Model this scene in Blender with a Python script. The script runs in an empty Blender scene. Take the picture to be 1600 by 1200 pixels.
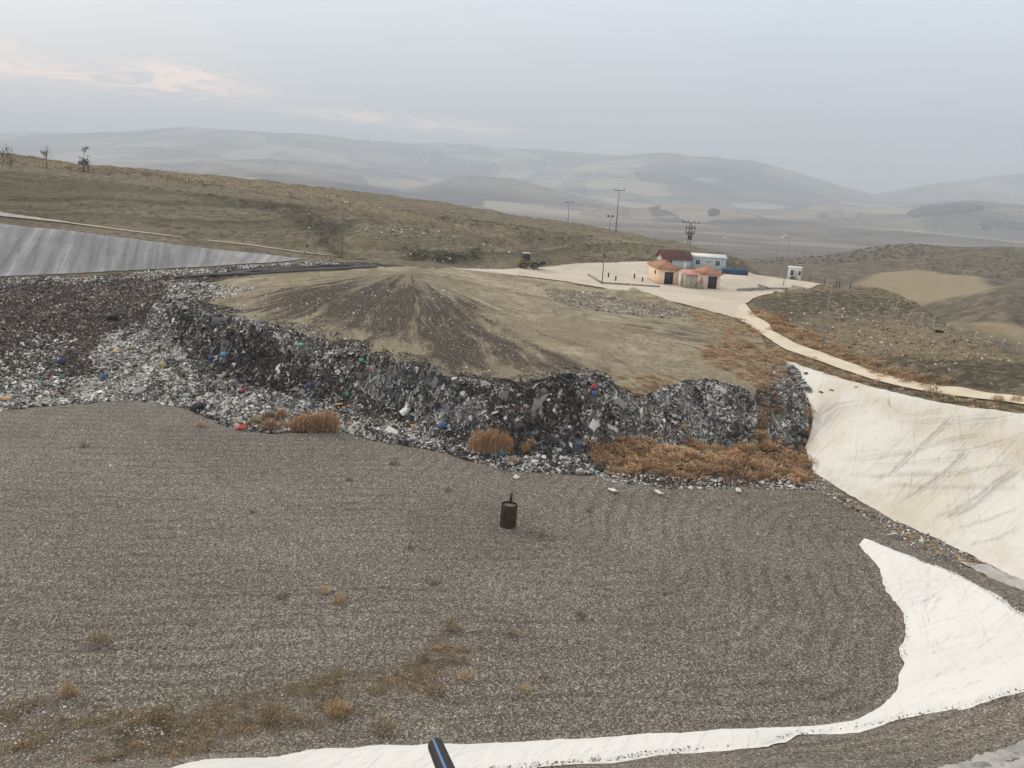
import bpy, math, random
import numpy as np
from mathutils import Vector, Matrix
from mathutils.geometry import delaunay_2d_cdt
random.seed(7); RNG = np.random.default_rng(7)
S = bpy.context.scene
C = S.collection
R = math.radians
# ------------------------------------------------------------------ camera
F = 1305.0; PITCH = R(14.25); ROLL = R(3.2); CZ = 25.0
def ray(px, py):
    a = (px-800)/F; b = -(py-600)/F
    c, s = math.cos(ROLL), math.sin(ROLL)
    a, b = a*c-b*s, a*s+b*c
    t = math.pi/2-PITCH
    return np.array([a, b*math.cos(t)+math.sin(t), b*math.sin(t)-math.cos(t)])
def project(p):
    x, y, z = p[0], p[1], p[2]-CZ
    t = math.pi/2-PITCH
    f = y*math.sin(t)-z*math.cos(t)
    u = y*math.cos(t)+z*math.sin(t)
    a, b = x/f, u/f
    c, s = math.cos(ROLL), math.sin(ROLL)
    a, b = a*c+b*s, -a*s+b*c
    return 800+a*F, 600-b*F
def P(px, py, z=None, d=None):
    r = ray(px, py)
    if d is not None: k = d/math.hypot(r[0], r[1])
    else: k = (z-CZ)/r[2]
    return np.array([r[0]*k, r[1]*k, CZ+r[2]*k])
cam = bpy.data.cameras.new('camera'); co = bpy.data.objects.new('camera', cam); C.objects.link(co)
cam.sensor_width = 36; cam.lens = 36*F/1600; cam.clip_end = 60000; cam.clip_start = 0.1
co.matrix_world = Matrix.Translation((0, 0, CZ)) @ Matrix.Rotation(math.pi/2-PITCH, 4, 'X') @ Matrix.Rotation(ROLL, 4, 'Z')
S.camera = co
# ------------------------------------------------------------------ numeric noise
def _h(ix, iy, seed):
    n = (ix.astype(np.int64)*374761393 + iy.astype(np.int64)*668265263 + seed*974711) & 0x7fffffff
    n = ((n ^ (n >> 13))*1274126177) & 0x7fffffff
    n = n ^ (n >> 16)
    return (n & 0xffff)/65535.0
def vnoise(x, y, seed=0):
    ix = np.floor(x); iy = np.floor(y); fx = x-ix; fy = y-iy
    fx = fx*fx*(3-2*fx); fy = fy*fy*(3-2*fy)
    a = _h(ix, iy, seed); b = _h(ix+1, iy, seed); c = _h(ix, iy+1, seed); d = _h(ix+1, iy+1, seed)
    return (a*(1-fx)+b*fx)*(1-fy)+(c*(1-fx)+d*fx)*fy
def fbm(x, y, scale, octv=4, seed=0, gain=.5):
    x = np.asarray(x, float)/scale; y = np.asarray(y, float)/scale
    t = np.zeros(np.broadcast(x, y).shape); amp = 1; tot = 0
    for o in range(octv):
        t += amp*(vnoise(x, y, seed+o*17)-.5)*2; tot += amp; amp *= gain; x = x*2.03+11.3; y = y*2.03+5.7
    return t/tot
def smooth(a, b, v):
    t = np.clip((v-a)/(b-a), 0, 1); return t*t*(3-2*t)
# ------------------------------------------------------------------ near terrain heights
PTS = []
def resample(W, step=3.0):
    out = [W[0]]
    for a, b in zip(W[:-1], W[1:]):
        n = max(1, int(np.hypot(*(b-a)[:2])/step))
        for i in range(1, n+1): out.append(a+(b-a)*i/n)
    return out
def line(L, step=3.0):
    W = [P(*p) if len(p) == 3 else P(p[0], p[1], d=p[3]) for p in L]
    R_ = resample(W, step); PTS.extend(R_); return W
FOOT = [(-260,668),(-100,650),(0,643),(100,632),(200,623),(290,638),(350,666),(430,680),(520,676),(600,692),(690,708),(760,727),(850,741),(940,746),(1050,762),(1150,760),(1255,762)]
line([(a, b, 0) for a, b in FOOT])
LBOT = [(1258,700,.3),(1272,742,0),(1330,776,0),(1400,815,0),(1470,846,.3),(1520,872,.6),(1600,912,1.2),(1720,975,2.0),(1860,1050,3.0)]
line(LBOT)
# face between the tip and the cell floor
FFOOT = [(260,515,1.6),(300,572,.9),(350,588,.9),(420,607,.9),(480,622,.9),(540,624,.9),(580,634,.9),(640,662,.9),(700,673,.8),(730,690,.7),(800,706,.6),(880,702,.7),(920,692,.8),(1000,692,.9),(1060,696,.9),(1170,692,.8),(1190,690,.8),(1232,696,.5)]
line(FFOOT, 2)
FCREST = [(262,470,5.2),(280,486,5.7),(330,500,5.9),(400,514,6.1),(470,532,5.4),(540,551,4.9),(580,570,5.0),(640,580,5.0),(700,600,4.6),(760,608,4.9),(830,608,5.3),(900,594,5.8),(940,594,5.5),(975,622,4.2),(1010,638,3.6),(1060,614,4.6),(1100,606,4.8),(1160,626,4.2),(1180,655,2.6),(1198,650,2.6),(1210,622,4.0),(1240,614,4.3),(1262,640,3.6)]
line(FCREST, 2)
line([(290,455,6.2),(340,470,6.6),(400,490,6.7),(470,505,6.3),(560,530,6.2),(640,556,5.9),(760,585,5.6),(850,585,5.9),(900,574,6.0),(960,585,5.4),(1010,610,4.9),(1060,596,5.0),(1120,590,5.1),(1180,600,4.9),(1215,598,4.8)])
line([(300,442,6.4),(400,450,7.6),(500,460,8.0),(600,478,7.6),(680,478,7.8),(760,490,7.2),(840,500,6.4),(960,540,5.9),(1100,550,5.6),(1180,560,5.4)])
line([(350,430,6.6),(430,424,7.6),(520,420,8.2),(580,423,8.8),(630,430,9.0),(690,428,8.6),(760,436,7.2),(850,448,6.2),(950,474,6.0),(1050,492,5.7),(1110,505,5.5)])
line([(640,416,7.6),(700,418,7.2),(760,422,6.0),(820,432,5.4),(880,440,5.2),(940,451,5.1),(1000,464,5.1),(1060,476,5.2),(1110,487,5.3),(1150,498,5.4)])
# left: brown tip, liner, path
line([(-260,590,.9),(0,600,.9),(130,585,1.0),(160,540,1.6),(230,505,2.4)])
line([(-260,520,2.8),(0,520,2.8),(150,490,3.4),(230,470,4.2)])
LLB = [(-260,448,4.6),(0,434,5.0),(75,431,5.1),(175,427,5.4),(250,423,6.1),(325,418,6.9),(365,414.5,7.4),(430,411,7.75),(480,408.5,7.95),(530,409,8.0)]
line(LLB)
LLT = [(-260,324,14.4),(0,350,12.0),(100,359,11.4),(200,371,10.7),(275,381,10.1),(350,392,9.1),(400,397,8.6),(437,401.5,8.3),(475,405.5,8.1)]
line(LLT)
PATH = [(-260,314,14.6),(0,341,12.15),(100,351,11.5),(200,364,10.9),(300,376,10.2),(400,387,9.25),(475,398,8.5),(540,404,8.15),(590,408.5,7.9)]
line(PATH)
line([(a, b-3, c+.5) for a, b, c in PATH])
line([(-260,242,21.8),(0,268,20.0),(150,281,19.0),(300,298,17.8),(400,309,16.9),(480,320,15.9),(525,333,14.8)])
line([(-260,232,22.3),(0,259,20.6),(150,272,19.6),(300,288,18.4),(400,298,17.6),(480,308,16.8),(540,320,15.8)])
line([(545,340,13.6),(542,368,11.2),(548,392,9.2)])
line([(578,350,13.2),(620,343,13.4),(700,351,12.6),(760,361,11.4),(800,379,9.7),(830,396,7.4)])
line([(600,330,14.6),(700,338,13.6),(800,354,12.3),(860,372,10.3)])
line([(600,398,8.6),(640,408,7.6),(700,412,6.9),(760,417,6.0),(835,414,5.3),(900,410,5.1),(1000,406,5.1),(1060,408,5.1),(1130,412,5.1),(1180,420,5.0)])
RIDGE = line([(-260,216,0,205),(0,238,0,215),(130,255,0,225),(250,268,0,230),(400,278,0,235),(600,303,0,240),(800,332,0,245),(950,357,0,250),(1050,375,0,248),(1130,394,0,240),(1190,416,0,232)])
line([(900,368,0,228),(1000,384,0,226),(1080,398,0,224)])
# yard and its far edge
line([(900,425,5),(1000,430,5),(1100,440,5),(1160,455,5.1),(1165,475,5.2)])
YB = line([(1130,424,5),(1170,428,5),(1214,434,5),(1260,440,5),(1307,447,5),(1330,449,5.2)])
# right road, liner top
RL = [(1150,497,5.4),(1181,516,5.5),(1209,536,5.6),(1234,550,5.7),(1271,562,5.9),(1319,580,6.1),(1375,597.5,6.4),(1431,610,6.7),(1487,620,7.0),(1558,628,7.3),(1600,634,7.5),(1750,650,8.2),(1900,664,9)]
RR = [(1163,474,5.3),(1178,493,5.4),(1203,508,5.5),(1208,519,5.6),(1243,538,5.7),(1285,552.5,5.9),(1330,569,6.1),(1375,585,6.4),(1420,597.5,6.7),(1473,606,7.0),(1544,616,7.3),(1600,623,7.5),(1750,638,8.2),(1900,650,9)]
line(RL); line(RR)
LTOP = [(1196,548,5.2),(1223,562,5.3),(1254,573.6,5.5),(1285,583,5.7),(1319,594.7,5.9),(1375,608.7,6.2),(1417,621,6.4),(1459,630,6.6),(1516,638,6.9),(1558,642,7.0),(1600,648,7.2),(1750,664,7.9),(1900,676,8.7)]
line(LTOP, 2)
line([(1225,600,4.4),(1262,612,4.4),(1300,630,4.3)])
# hillock on the right
line([(1431,561,7.8),(1487,564,8.4),(1600,566,9.0),(1750,572,9.6)])
line([(1447,592,7.2),(1497,602,7.6),(1600,613,8.1),(1750,628,8.7)])
HR = line([(1180,464,5.6),(1206,458,5.9),(1262,452,6.5),(1319,449,7.0),(1375,449,7.2),(1403,456,7.4),(1431,468,7.6),(1454,480,7.9),(1487,505,8.3),(1530,525,8.7),(1558,538,9.0),(1600,555,9.3),(1750,562,10)])
line([(1240,500,5.9),(1300,480,6.1),(1380,490,6.6),(1450,520,7.8)])
line([(1260,532,5.9),(1320,526,6.5),(1400,538,7.4),(1500,552,8.4)])
# behind ridges
for W, s1, z1, s2, z2 in ((RIDGE, 1.10, -4, 1.3, -26), (YB, 1.05, -1.5, 1.35, -30), (HR, 1.12, -5, 1.45, -28)):
    for a in resample(W, 5):
        PTS.append(np.array([a[0]*s1, a[1]*s1, a[2]+z1])); PTS.append(np.array([a[0]*s2, a[1]*s2, z2]))
# near edge of the cell and the bank up to the camera
EDGE = [(-12.6,30.1),(-5.9,31.7),(3.8,32.9),(13.1,34.6),(17.3,35.4)]
E_PX = [(1200,1140,0),(1330,1130,0),(1372,1108,0),(1400,1078,0),(1412,1040,0),(1418,985,0),(1408,955,0),(1385,920,0),(1374,890,0),(1352,862,0),(1345,846,0)]
for a in resample([np.array([-70,24,0.]), np.array([-40,26.5,0]), np.array([-20,28.8,0]), P(300,1196,0), P(560,1170,0), P(900,1160,0), P(1200,1140,0)], 2): PTS.append(a)
line(E_PX, 1.5)
W_LOW = [(560,1225,1.0),(700,1212,1.0),(850,1198,.95),(1060,1176,.95),(1250,1150,1.0),(1400,1128,1.6),(1520,1105,2.3),(1600,1085,2.9),(1720,1045,3.8)]
line(W_LOW, 1.5)
W_UP = [(1345,846,0),(1440,878,.9),(1540,922,1.6),(1600,960,2.1),(1680,1010,3.0)]
line(W_UP, 1.5)
line([(1460,862,.5),(1530,890,.9),(1600,930,1.5)], 1.5)
for x in range(-72, 30, 4):
    for y, z in ((-20,23.3),(.8,23.3),(7.5,18.3),(14,12.4),(22,5.9)):
        PTS.append(np.array([x, y+.12*max(0, x), z]))
for x, y, z in ((28,24,9),(34,32,8.6),(42,42,9),(52,55,10),(70,30,14),(80,60,14),(90,75,13),(70,-20,20),(60,10,18),(120,90,8),(-80,40,2),(-90,60,3),(-110,80,6),(-130,110,14),(-150,130,20),(-100,30,8),(-90,0,18),(-190,150,22),(-200,210,10),(200,150,-30),(200,60,-10),(190,-20,5),(-190,-20,10),(-190,60,14),(150,260,-30),(-150,330,-30),(150,330,-30),(0,335,-30)):
    PTS.append(np.array([x, y, z], float))
for px in range(20, 1240, 60):                       # flat cell floor
    for py in range(800, 1150, 50):
        PTS.append(P(px, py, 0))
GX0, GY0, GS = -150.0, -12.0, 0.5
GX = np.arange(GX0, 150.01, GS); GY = np.arange(GY0, 300.01, GS)
def raster():
    A = np.array(PTS); key = {}
    for p in A: key[(round(p[0]*2), round(p[1]*2))] = p
    A = np.array(list(key.values()))
    res = delaunay_2d_cdt([Vector((p[0], p[1])) for p in A], [], [], 0, 1e-4)
    V = np.array([(v.x, v.y) for v in res[0]]); Z = np.array([np.mean([A[i][2] for i in o]) if o else 0 for o in res[3]])
    H = np.full((len(GY), len(GX)), np.nan)
    for t in res[2]:
        a, b, c = V[t[0]], V[t[1]], V[t[2]]
        x0, x1 = min(a[0], b[0], c[0]), max(a[0], b[0], c[0]); y0, y1 = min(a[1], b[1], c[1]), max(a[1], b[1], c[1])
        i0 = max(0, int(math.ceil((x0-GX0)/GS))); i1 = min(len(GX)-1, int((x1-GX0)/GS))
        j0 = max(0, int(math.ceil((y0-GY0)/GS))); j1 = min(len(GY)-1, int((y1-GY0)/GS))
        if i1 < i0 or j1 < j0: continue
        X, Y = np.meshgrid(GX[i0:i1+1], GY[j0:j1+1])
        den = (b[1]-c[1])*(a[0]-c[0])+(c[0]-b[0])*(a[1]-c[1])
        if abs(den) < 1e-9: continue
        l0 = ((b[1]-c[1])*(X-c[0])+(c[0]-b[0])*(Y-c[1]))/den
        l1 = ((c[1]-a[1])*(X-c[0])+(a[0]-c[0])*(Y-c[1]))/den
        l2 = 1-l0-l1; m = (l0 > -1e-6) & (l1 > -1e-6) & (l2 > -1e-6)
        H[j0:j1+1, i0:i1+1][m] = (l0*Z[t[0]]+l1*Z[t[1]]+l2*Z[t[2]])[m]
    H[np.isnan(H)] = -30
    k = np.exp(-.5*(np.arange(-5, 6)/1.5)**2); k /= k.sum()
    Hp = np.pad(H, 5, mode='edge')
    Hp = sum(k[i]*Hp[:, i:i+H.shape[1]] for i in range(11)); Hp = sum(k[i]*Hp[i:i+H.shape[0], :] for i in range(11))
    return Hp
H0 = raster()
def bil(G, x, y):
    fx = np.clip((np.asarray(x, float)-GX0)/GS, 0, len(GX)-1.001); fy = np.clip((np.asarray(y, float)-GY0)/GS, 0, len(GY)-1.001)
    i = fx.astype(int); j = fy.astype(int); u = fx-i; v = fy-j
    return (G[j, i]*(1-u)+G[j, i+1]*u)*(1-v)+(G[j+1, i]*(1-u)+G[j+1, i+1]*u)*v
HG = H0
def H(x, y): return bil(HG, x, y)
def at(px, py):
    r = ray(px, py); t = np.arange(4, 330, .2)/math.hypot(r[0], r[1])
    x, y, z = r[0]*t, r[1]*t, CZ+r[2]*t
    w = np.nonzero(z < H(x, y))[0]
    if len(w) == 0: return P(px, py, d=200)
    k = t[w[0]]; return np.array([r[0]*k, r[1]*k, float(H(r[0]*k, r[1]*k))])
def poly(L): return np.array([at(*p[:2])[:2] for p in L])
def sdf(x, y, pl):
    x = np.asarray(x, float); y = np.asarray(y, float)
    d = np.full(x.shape, 1e9); ins = np.zeros(x.shape, bool)
    for a, b in zip(pl, np.roll(pl, -1, axis=0)):
        e = b-a; L2 = e@e+1e-12
        t = np.clip(((x-a[0])*e[0]+(y-a[1])*e[1])/L2, 0, 1)
        d = np.minimum(d, np.hypot(x-a[0]-t*e[0], y-a[1]-t*e[1]))
        c = ((a[1] > y) != (b[1] > y)) & (x < (b[0]-a[0])*(y-a[1])/(b[1]-a[1]+1e-12)+a[0]); ins ^= c
    return np.where(ins, -d, d)
MX, MY = np.meshgrid(GX, GY)
def gsdf(L, warp=0., seed=0, world=False):
    pl = np.array(L) if world else poly(L)
    s = sdf(MX, MY, pl)
    if warp: s = s+warp*fbm(MX, MY, 3.0, 4, seed)
    return s
# ------------------------------------------------------------------ zones (from the smooth heights)
foot_px = FOOT
Z_GRAVEL = gsdf(FOOT+[(1272,748),(1330,780),(1400,818),(1470,849),(1520,875),(1600,915),(1720,978)], 0)
gp = [at(*p)[:2] for p in FOOT]+[at(*p[:2])[:2] for p in LBOT[1:]]+[np.array(q, float) for q in ((60,30),(50,2),(0,1.5),(-60,1.5),(-75,30),(-80,55))]
Z_GRAVEL = gsdf(gp, .5, 3, True)
tip = [(-260,448),(0,436),(75,433),(175,429),(250,425),(325,420),(365,416),(430,412),(480,409),(530,409.5),(590,411),(640,416),(700,418.5),(760,423),(820,433),(880,441),(940,452),(1000,465),(1060,477),(1110,488),(1150,499),(1181,518),(1200,545),(1222,562),(1240,590),(1262,625),(1268,655),(1262,685),(1258,715),(1272,748)]
Z_TIP = gsdf(tip+FOOT[::-1], .3, 5)
cover = [(340,440),(420,424),(520,420),(640,416.5),(700,418.5),(760,423),(820,433),(880,441),(940,452),(1000,465),(1060,477),(1110,488),(1150,499),(1181,518),(1200,545),(1222,562),(1230,585),(1200,610),(1150,618),(1100,598),(1050,608),(1010,628),(970,608),(930,588),(880,586),(830,598),(760,596),(700,586),(640,568),(560,540),(470,520),(400,500),(330,478),(300,455)]
Z_COVER = gsdf(cover, 2.6, 9)
yard = [(700,419.5),(760,421),(840,419),(900,412),(1000,409),(1060,411),(1126,418),(1169,426),(1214,434),(1280,442),(1307,446.5),(1300,449),(1262,453),(1206,460),(1175,467),(1163,475),(1150,497.5),(1110,487),(1060,475),(1000,463),(940,450),(880,440),(820,432),(760,426)]
Z_YARD = gsdf(yard, .7, 12)
Z_ROAD = gsdf([p[:2] for p in RL]+[p[:2] for p in RR[::-1]]+[(1150,480)], .12, 14)
pw = np.array([P(*p)[:2] for p in PATH]); nrm = []
def ribbon(pw, w0, w1):
    t = np.gradient(pw, axis=0); t /= np.linalg.norm(t, axis=1)[:, None]; n = np.stack([-t[:, 1], t[:, 0]], 1)
    return np.concatenate([pw+n*w1, (pw+n*w0)[::-1]])
Z_PATH = gsdf(ribbon(pw, -.9, .5), .05, 15, True)
# roughness
face = FCREST+[(q[0], q[1]) for q in FFOOT[::-1]]
Z_FACE = gsdf([p[:2] for p in face], .6, 20)
Z_LINL = gsdf([p[:2] for p in LLT]+[p[:2] for p in LLB[::-1]])
lw = (1-smooth(-1.0, 1.0, Z_TIP))*smooth(-.5, 1.5, Z_COVER)
lw = lw*smooth(1, 9, Z_LINL)
HG = H0 + lw*(.45*fbm(MX, MY, 5, 3, 31)+.30*fbm(MX, MY, 1.6, 2, 32))
HG = HG + (1-smooth(-1, 2, Z_FACE))*(1.3*fbm(MX, MY, 4.0, 3, 33)+.55*fbm(MX, MY, 1.4, 2, 34))
cv = (1-smooth(-1, 1, Z_COVER))*smooth(0, 1.5, Z_YARD)
HG = HG + cv*(.22*fbm(MX, MY, 6, 4, 35)+.07*fbm(MX, MY, 1.2, 2, 36))
gr = 1-smooth(-1, 1, Z_GRAVEL)
HG = HG + gr*(.10*fbm(MX, MY, 7, 4, 37)+.03*fbm(MX, MY, 1.3, 2, 38))
Z_LIN = np.minimum(gsdf([p[:2] for p in LLT]+[p[:2] for p in LLB[::-1]]), gsdf([p[:2] for p in LTOP]+[p[:2] for p in LBOT[::-1]]))
rest = smooth(0, 3, np.minimum.reduce([Z_GRAVEL, Z_TIP, Z_YARD, Z_ROAD-.5, Z_PATH-3.5]))*(.12+.88*smooth(-.5, 2, Z_LIN))
HG = HG + rest*(.8*fbm(MX, MY, 14, 5, 39, .55)+.25*fbm(MX, MY, 2.2, 3, 40)) - rest*.25*np.abs(fbm(MX, MY, 5, 3, 41))
def seg_d(X, Y, W):
    d = np.full(np.shape(X), 1e9)
    for a, c in zip(W[:-1], W[1:]):
        e = c-a; t = np.clip(((X-a[0])*e[0]+(Y-a[1])*e[1])/(e@e+1e-9), 0, 1); d = np.minimum(d, np.hypot(X-a[0]-t*e[0], Y-a[1]-t*e[1]))
    return d
# cut bank above the path: benches, rills and the gully
cutp = poly([(-260,244),(0,270),(150,283),(300,300),(400,311),(480,322),(560,340),(700,353),(790,377),(830,394),(760,414),(640,406),(545,398),(470,394),(300,370),(0,334),(-260,306)])
cutm = (1-smooth(-1.5, 1.5, sdf(MX, MY, cutp)))*smooth(1.0, 4.0, np.minimum.reduce([Z_PATH, Z_TIP, Z_YARD, Z_LIN]))
HG = HG + cutm*(.55*np.tanh(3*np.sin(HG*2.4+1.2*fbm(MX, MY, 9, 3, 45)))*.6-.75*np.abs(fbm(MX, MY*.25, 1.7, 3, 46))-.5*np.abs(fbm(MX, MY*.5, 4.2, 3, 47)))
cut2 = poly([(830,402),(860,376),(950,366),(1080,398),(1140,412),(1000,404),(900,408)])
HG = HG + (1-smooth(-2, 2, sdf(MX, MY, cut2)))*(.4*np.tanh(3*np.sin(HG*2.6+1.5*fbm(MX, MY, 9, 3, 48)))-.7*np.abs(fbm(MX, MY*.3, 2.4, 3, 49)))
HG = HG - 1.5*np.exp(-(seg_d(MX, MY, poly([(512,326),(524,350),(536,375),(548,398)]))/2.4)**2) - .7*np.exp(-(seg_d(MX, MY, poly([(485,340),(500,356),(520,378),(532,392)]))/1.0)**2)
EDL = np.array([q[:2] for q in ([np.array([-70,24.]), np.array([-40,26.5]), np.array([-20,28.8])]+[P(*q)[:2] for q in ((300,1196,0),(560,1170,0),(900,1160,0))]+[P(*q)[:2] for q in E_PX])])
RING = seg_d(MX, MY, EDL)
HG = HG + gr*smooth(.5, 3, RING)*.022*np.sin(RING*4.6+2.2*fbm(MX, MY, 5, 3, 50))
aq = P(640, 426, 8.9); ang = np.arctan2(MX-aq[0], np.maximum(aq[1]+1.5-MY, .5)); rad = np.hypot(MX-aq[0], MY-aq[1])
HG = HG + cv*smooth(2, 14, rad)*(1-smooth(45, 60, rad))*.22*fbm(ang*60, rad*.35, 3.0, 3, 55)
# rubble heap on the tip beside the yard, a few spill mounds
for (px, py, h, r) in ((960,466,1.3,4.0),(1005,470,1.0,3.2),(925,474,.8,3),(1030,478,.7,2.6),(890,470,.5,2.5),(1062,484,.4,2.4)):
    q = P(px, py+3, 5.4); rr = np.hypot((MX-q[0])/1.5, MY-q[1])
    HG = HG + h*np.exp(-(rr/r)**2)*(1+.5*fbm(MX, MY, 1.6, 3, 44))
# ------------------------------------------------------------------ mesh helpers
def new_mesh(name, V, Fc, mat=None, smooth_=True, parent=None, attrs=None):
    me = bpy.data.meshes.new(name)
    V = np.asarray(V, np.float32); me.vertices.add(len(V)); me.vertices.foreach_set('co', V.ravel())
    if isinstance(Fc, np.ndarray):
        n, k = Fc.shape; me.loops.add(n*k); me.loops.foreach_set('vertex_index', Fc.ravel().astype(np.int32))
        me.polygons.add(n); me.polygons.foreach_set('loop_start', np.arange(0, n*k, k, dtype=np.int32))
    else:
        ln = np.array([len(f) for f in Fc], np.int32); st = np.concatenate([[0], np.cumsum(ln)[:-1]]).astype(np.int32)
        me.loops.add(int(ln.sum())); me.loops.foreach_set('vertex_index', np.concatenate([np.asarray(f, np.int32) for f in Fc]))
        me.polygons.add(len(ln)); me.polygons.foreach_set('loop_start', st)
    me.update(calc_edges=True); me.validate()
    if smooth_: me.polygons.foreach_set('use_smooth', np.ones(len(me.polygons), bool))
    for k, a in (attrs or {}).items():
        if a.ndim == 2:
            at_ = me.color_attributes.new(k, 'FLOAT_COLOR', 'POINT'); at_.data.foreach_set('color', np.concatenate([a, np.ones((len(a), 1))], 1).astype(np.float32).ravel())
        else:
            at_ = me.attributes.new(k, 'FLOAT', 'POINT'); at_.data.foreach_set('value', a.astype(np.float32))
    if mat: me.materials.append(mat)
    o = bpy.data.objects.new(name, me); C.objects.link(o)
    if parent: o.parent = parent
    return o
def clip_grid(s, xs, ys, keep=None):
    """cells of a grid where s<0, edges cut where s crosses zero"""
    ny, nx = s.shape; ins = s < 0
    if keep is not None: ins = ins & keep
    cnt = ins[:-1, :-1].astype(int)+ins[1:, :-1]+ins[:-1, 1:]+ins[1:, 1:]
    idx = -np.ones((ny, nx), int); used = np.zeros((ny, nx), bool)
    j, i = np.nonzero(cnt > 0)
    for dj in (0, 1):
        for di in (0, 1): used[j+dj, i+di] = True
    used &= ins
    idx[used] = np.arange(used.sum()); X, Y = np.meshgrid(xs, ys)
    vx = list(X[used]); vy = list(Y[used])
    j4, i4 = np.nonzero(cnt == 4)
    faces = [q for q in np.stack([idx[j4, i4], idx[j4, i4+1], idx[j4+1, i4+1], idx[j4+1, i4]], 1)]
    edge = {}
    def ev(a, b):
        k = (a, b) if a < b else (b, a)
        if k not in edge:
            sa, sb = s[a], s[b]; t = sa/(sa-sb) if (sa < 0) != (sb < 0) else .5
            t = min(.98, max(.02, t)); edge[k] = len(vx)
            vx.append(xs[a[1]]+(xs[b[1]]-xs[a[1]])*t); vy.append(ys[a[0]]+(ys[b[0]]-ys[a[0]])*t)
        return edge[k]
    jp, ip = np.nonzero((cnt > 0) & (cnt < 4))
    for j, i in zip(jp, ip):
        c = [(j, i), (j, i+1), (j+1, i+1), (j+1, i)]; f = []
        for a, b in zip(c, c[1:]+c[:1]):
            if ins[a]: f.append(idx[a])
            if ins[a] != ins[b]: f.append(ev(a, b))
        if len(f) >= 3: faces.append(np.array(f))
    return np.array(vx), np.array(vy), faces
WEDGE = (np.abs(MX) < .82*MY+34)
def zone(name, s, off, mat, attrs=None, kind='structure'):
    x, y, f = clip_grid(s, GX, GY, WEDGE)
    z = H(x, y)+off
    o = new_mesh(name, np.stack([x, y, z], 1), f, mat, attrs={k: fn(x, y) for k, fn in (attrs or {}).items()})
    if kind: o['kind'] = kind
    return o
# ------------------------------------------------------------------ materials
class NT:
    def __init__(s, name):
        s.m = bpy.data.materials.new(name); s.m.use_nodes = True; s.t = s.m.node_tree; s.t.nodes.clear()
        s.out = s.n('ShaderNodeOutputMaterial'); s.b = s.n('ShaderNodeBsdfPrincipled'); s.t.links.new(s.b.outputs[0], s.out.inputs[0])
        s.b.inputs['Specular IOR Level'].default_value = .2; s.b.inputs['Roughness'].default_value = .9
    def n(s, k): return s.t.nodes.new(k)
    def put(s, sock, v):
        if hasattr(v, 'node'): s.t.links.new(v, sock)
        elif v is not None:
            if isinstance(v, (tuple, list)) and len(v) == 3 and sock.type == 'RGBA': v = (*v, 1)
            sock.default_value = v
    def pos(s): return s.n('ShaderNodeNewGeometry').outputs['Position']
    def obj(s): return s.n('ShaderNodeTexCoord').outputs['Object']
    def attr(s, name, col=False):
        a = s.n('ShaderNodeAttribute'); a.attribute_name = name; return a.outputs['Color' if col else 'Fac']
    def noise(s, vec, scale, detail=4, rough=.55, dist=0, col=False):
        a = s.n('ShaderNodeTexNoise'); s.put(a.inputs['Vector'], vec); a.inputs['Scale'].default_value = scale; a.inputs['Detail'].default_value = detail
        a.inputs['Roughness'].default_value = rough; a.inputs['Distortion'].default_value = dist; return a.outputs['Color' if col else 'Fac']
    def vor(s, vec, scale, out='Color', rnd=1):
        a = s.n('ShaderNodeTexVoronoi'); s.put(a.inputs['Vector'], vec); a.inputs['Scale'].default_value = scale; a.inputs['Randomness'].default_value = rnd; return a.outputs[out]
    def math(s, op, a, b=0., c=None, clamp=False):
        m = s.n('ShaderNodeMath'); m.operation = op; m.use_clamp = clamp; s.put(m.inputs[0], a); s.put(m.inputs[1], b)
        if c is not None: s.put(m.inputs[2], c)
        return m.outputs[0]
    def vmul(s, vec, v):
        m = s.n('ShaderNodeVectorMath'); m.operation = 'MULTIPLY'; s.put(m.inputs[0], vec); m.inputs[1].default_value = v; return m.outputs[0]
    def ramp(s, fac, stops, mode='LINEAR'):
        r = s.n('ShaderNodeValToRGB'); e = r.color_ramp; e.interpolation = mode
        while len(e.elements) < len(stops): e.elements.new(.5)
        for q, (p, c) in zip(e.elements, stops): q.position = p; q.color = (*c, 1) if len(c) == 3 else c
        s.put(r.inputs[0], fac); return r.outputs[0]
    def mix(s, f, a, b, mode='MIX'):
        m = s.n('ShaderNodeMix'); m.data_type = 'RGBA'; m.blend_type = mode; s.put(m.inputs[0], f); s.put(m.inputs[6], a); s.put(m.inputs[7], b); return m.outputs[2]
    def ss(s, v, a, b):
        m = s.n('ShaderNodeMapRange'); m.interpolation_type = 'SMOOTHSTEP'; s.put(m.inputs[0], v); m.inputs[1].default_value = a; m.inputs[2].default_value = b; return m.outputs[0]
    def sep(s, v):
        q = s.n('ShaderNodeSeparateXYZ'); s.put(q.inputs[0], v); return q.outputs
    def comb(s, x, y, z=0.):
        q = s.n('ShaderNodeCombineXYZ'); s.put(q.inputs[0], x); s.put(q.inputs[1], y); s.put(q.inputs[2], z); return q.outputs[0]
    def bump(s, h, strength, dist):
        b = s.n('ShaderNodeBump'); b.inputs['Strength'].default_value = strength; b.inputs['Distance'].default_value = dist; s.put(b.inputs['Height'], h); s.t.links.new(b.outputs[0], s.b.inputs['Normal'])
    def fin(s, col, rough=None, spec=None, metal=None):
        s.put(s.b.inputs['Base Color'], col)
        if rough is not None: s.put(s.b.inputs['Roughness'], rough)
        if spec is not None: s.b.inputs['Specular IOR Level'].default_value = spec
        if metal is not None: s.b.inputs['Metallic'].default_value = metal
        return s.m
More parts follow.
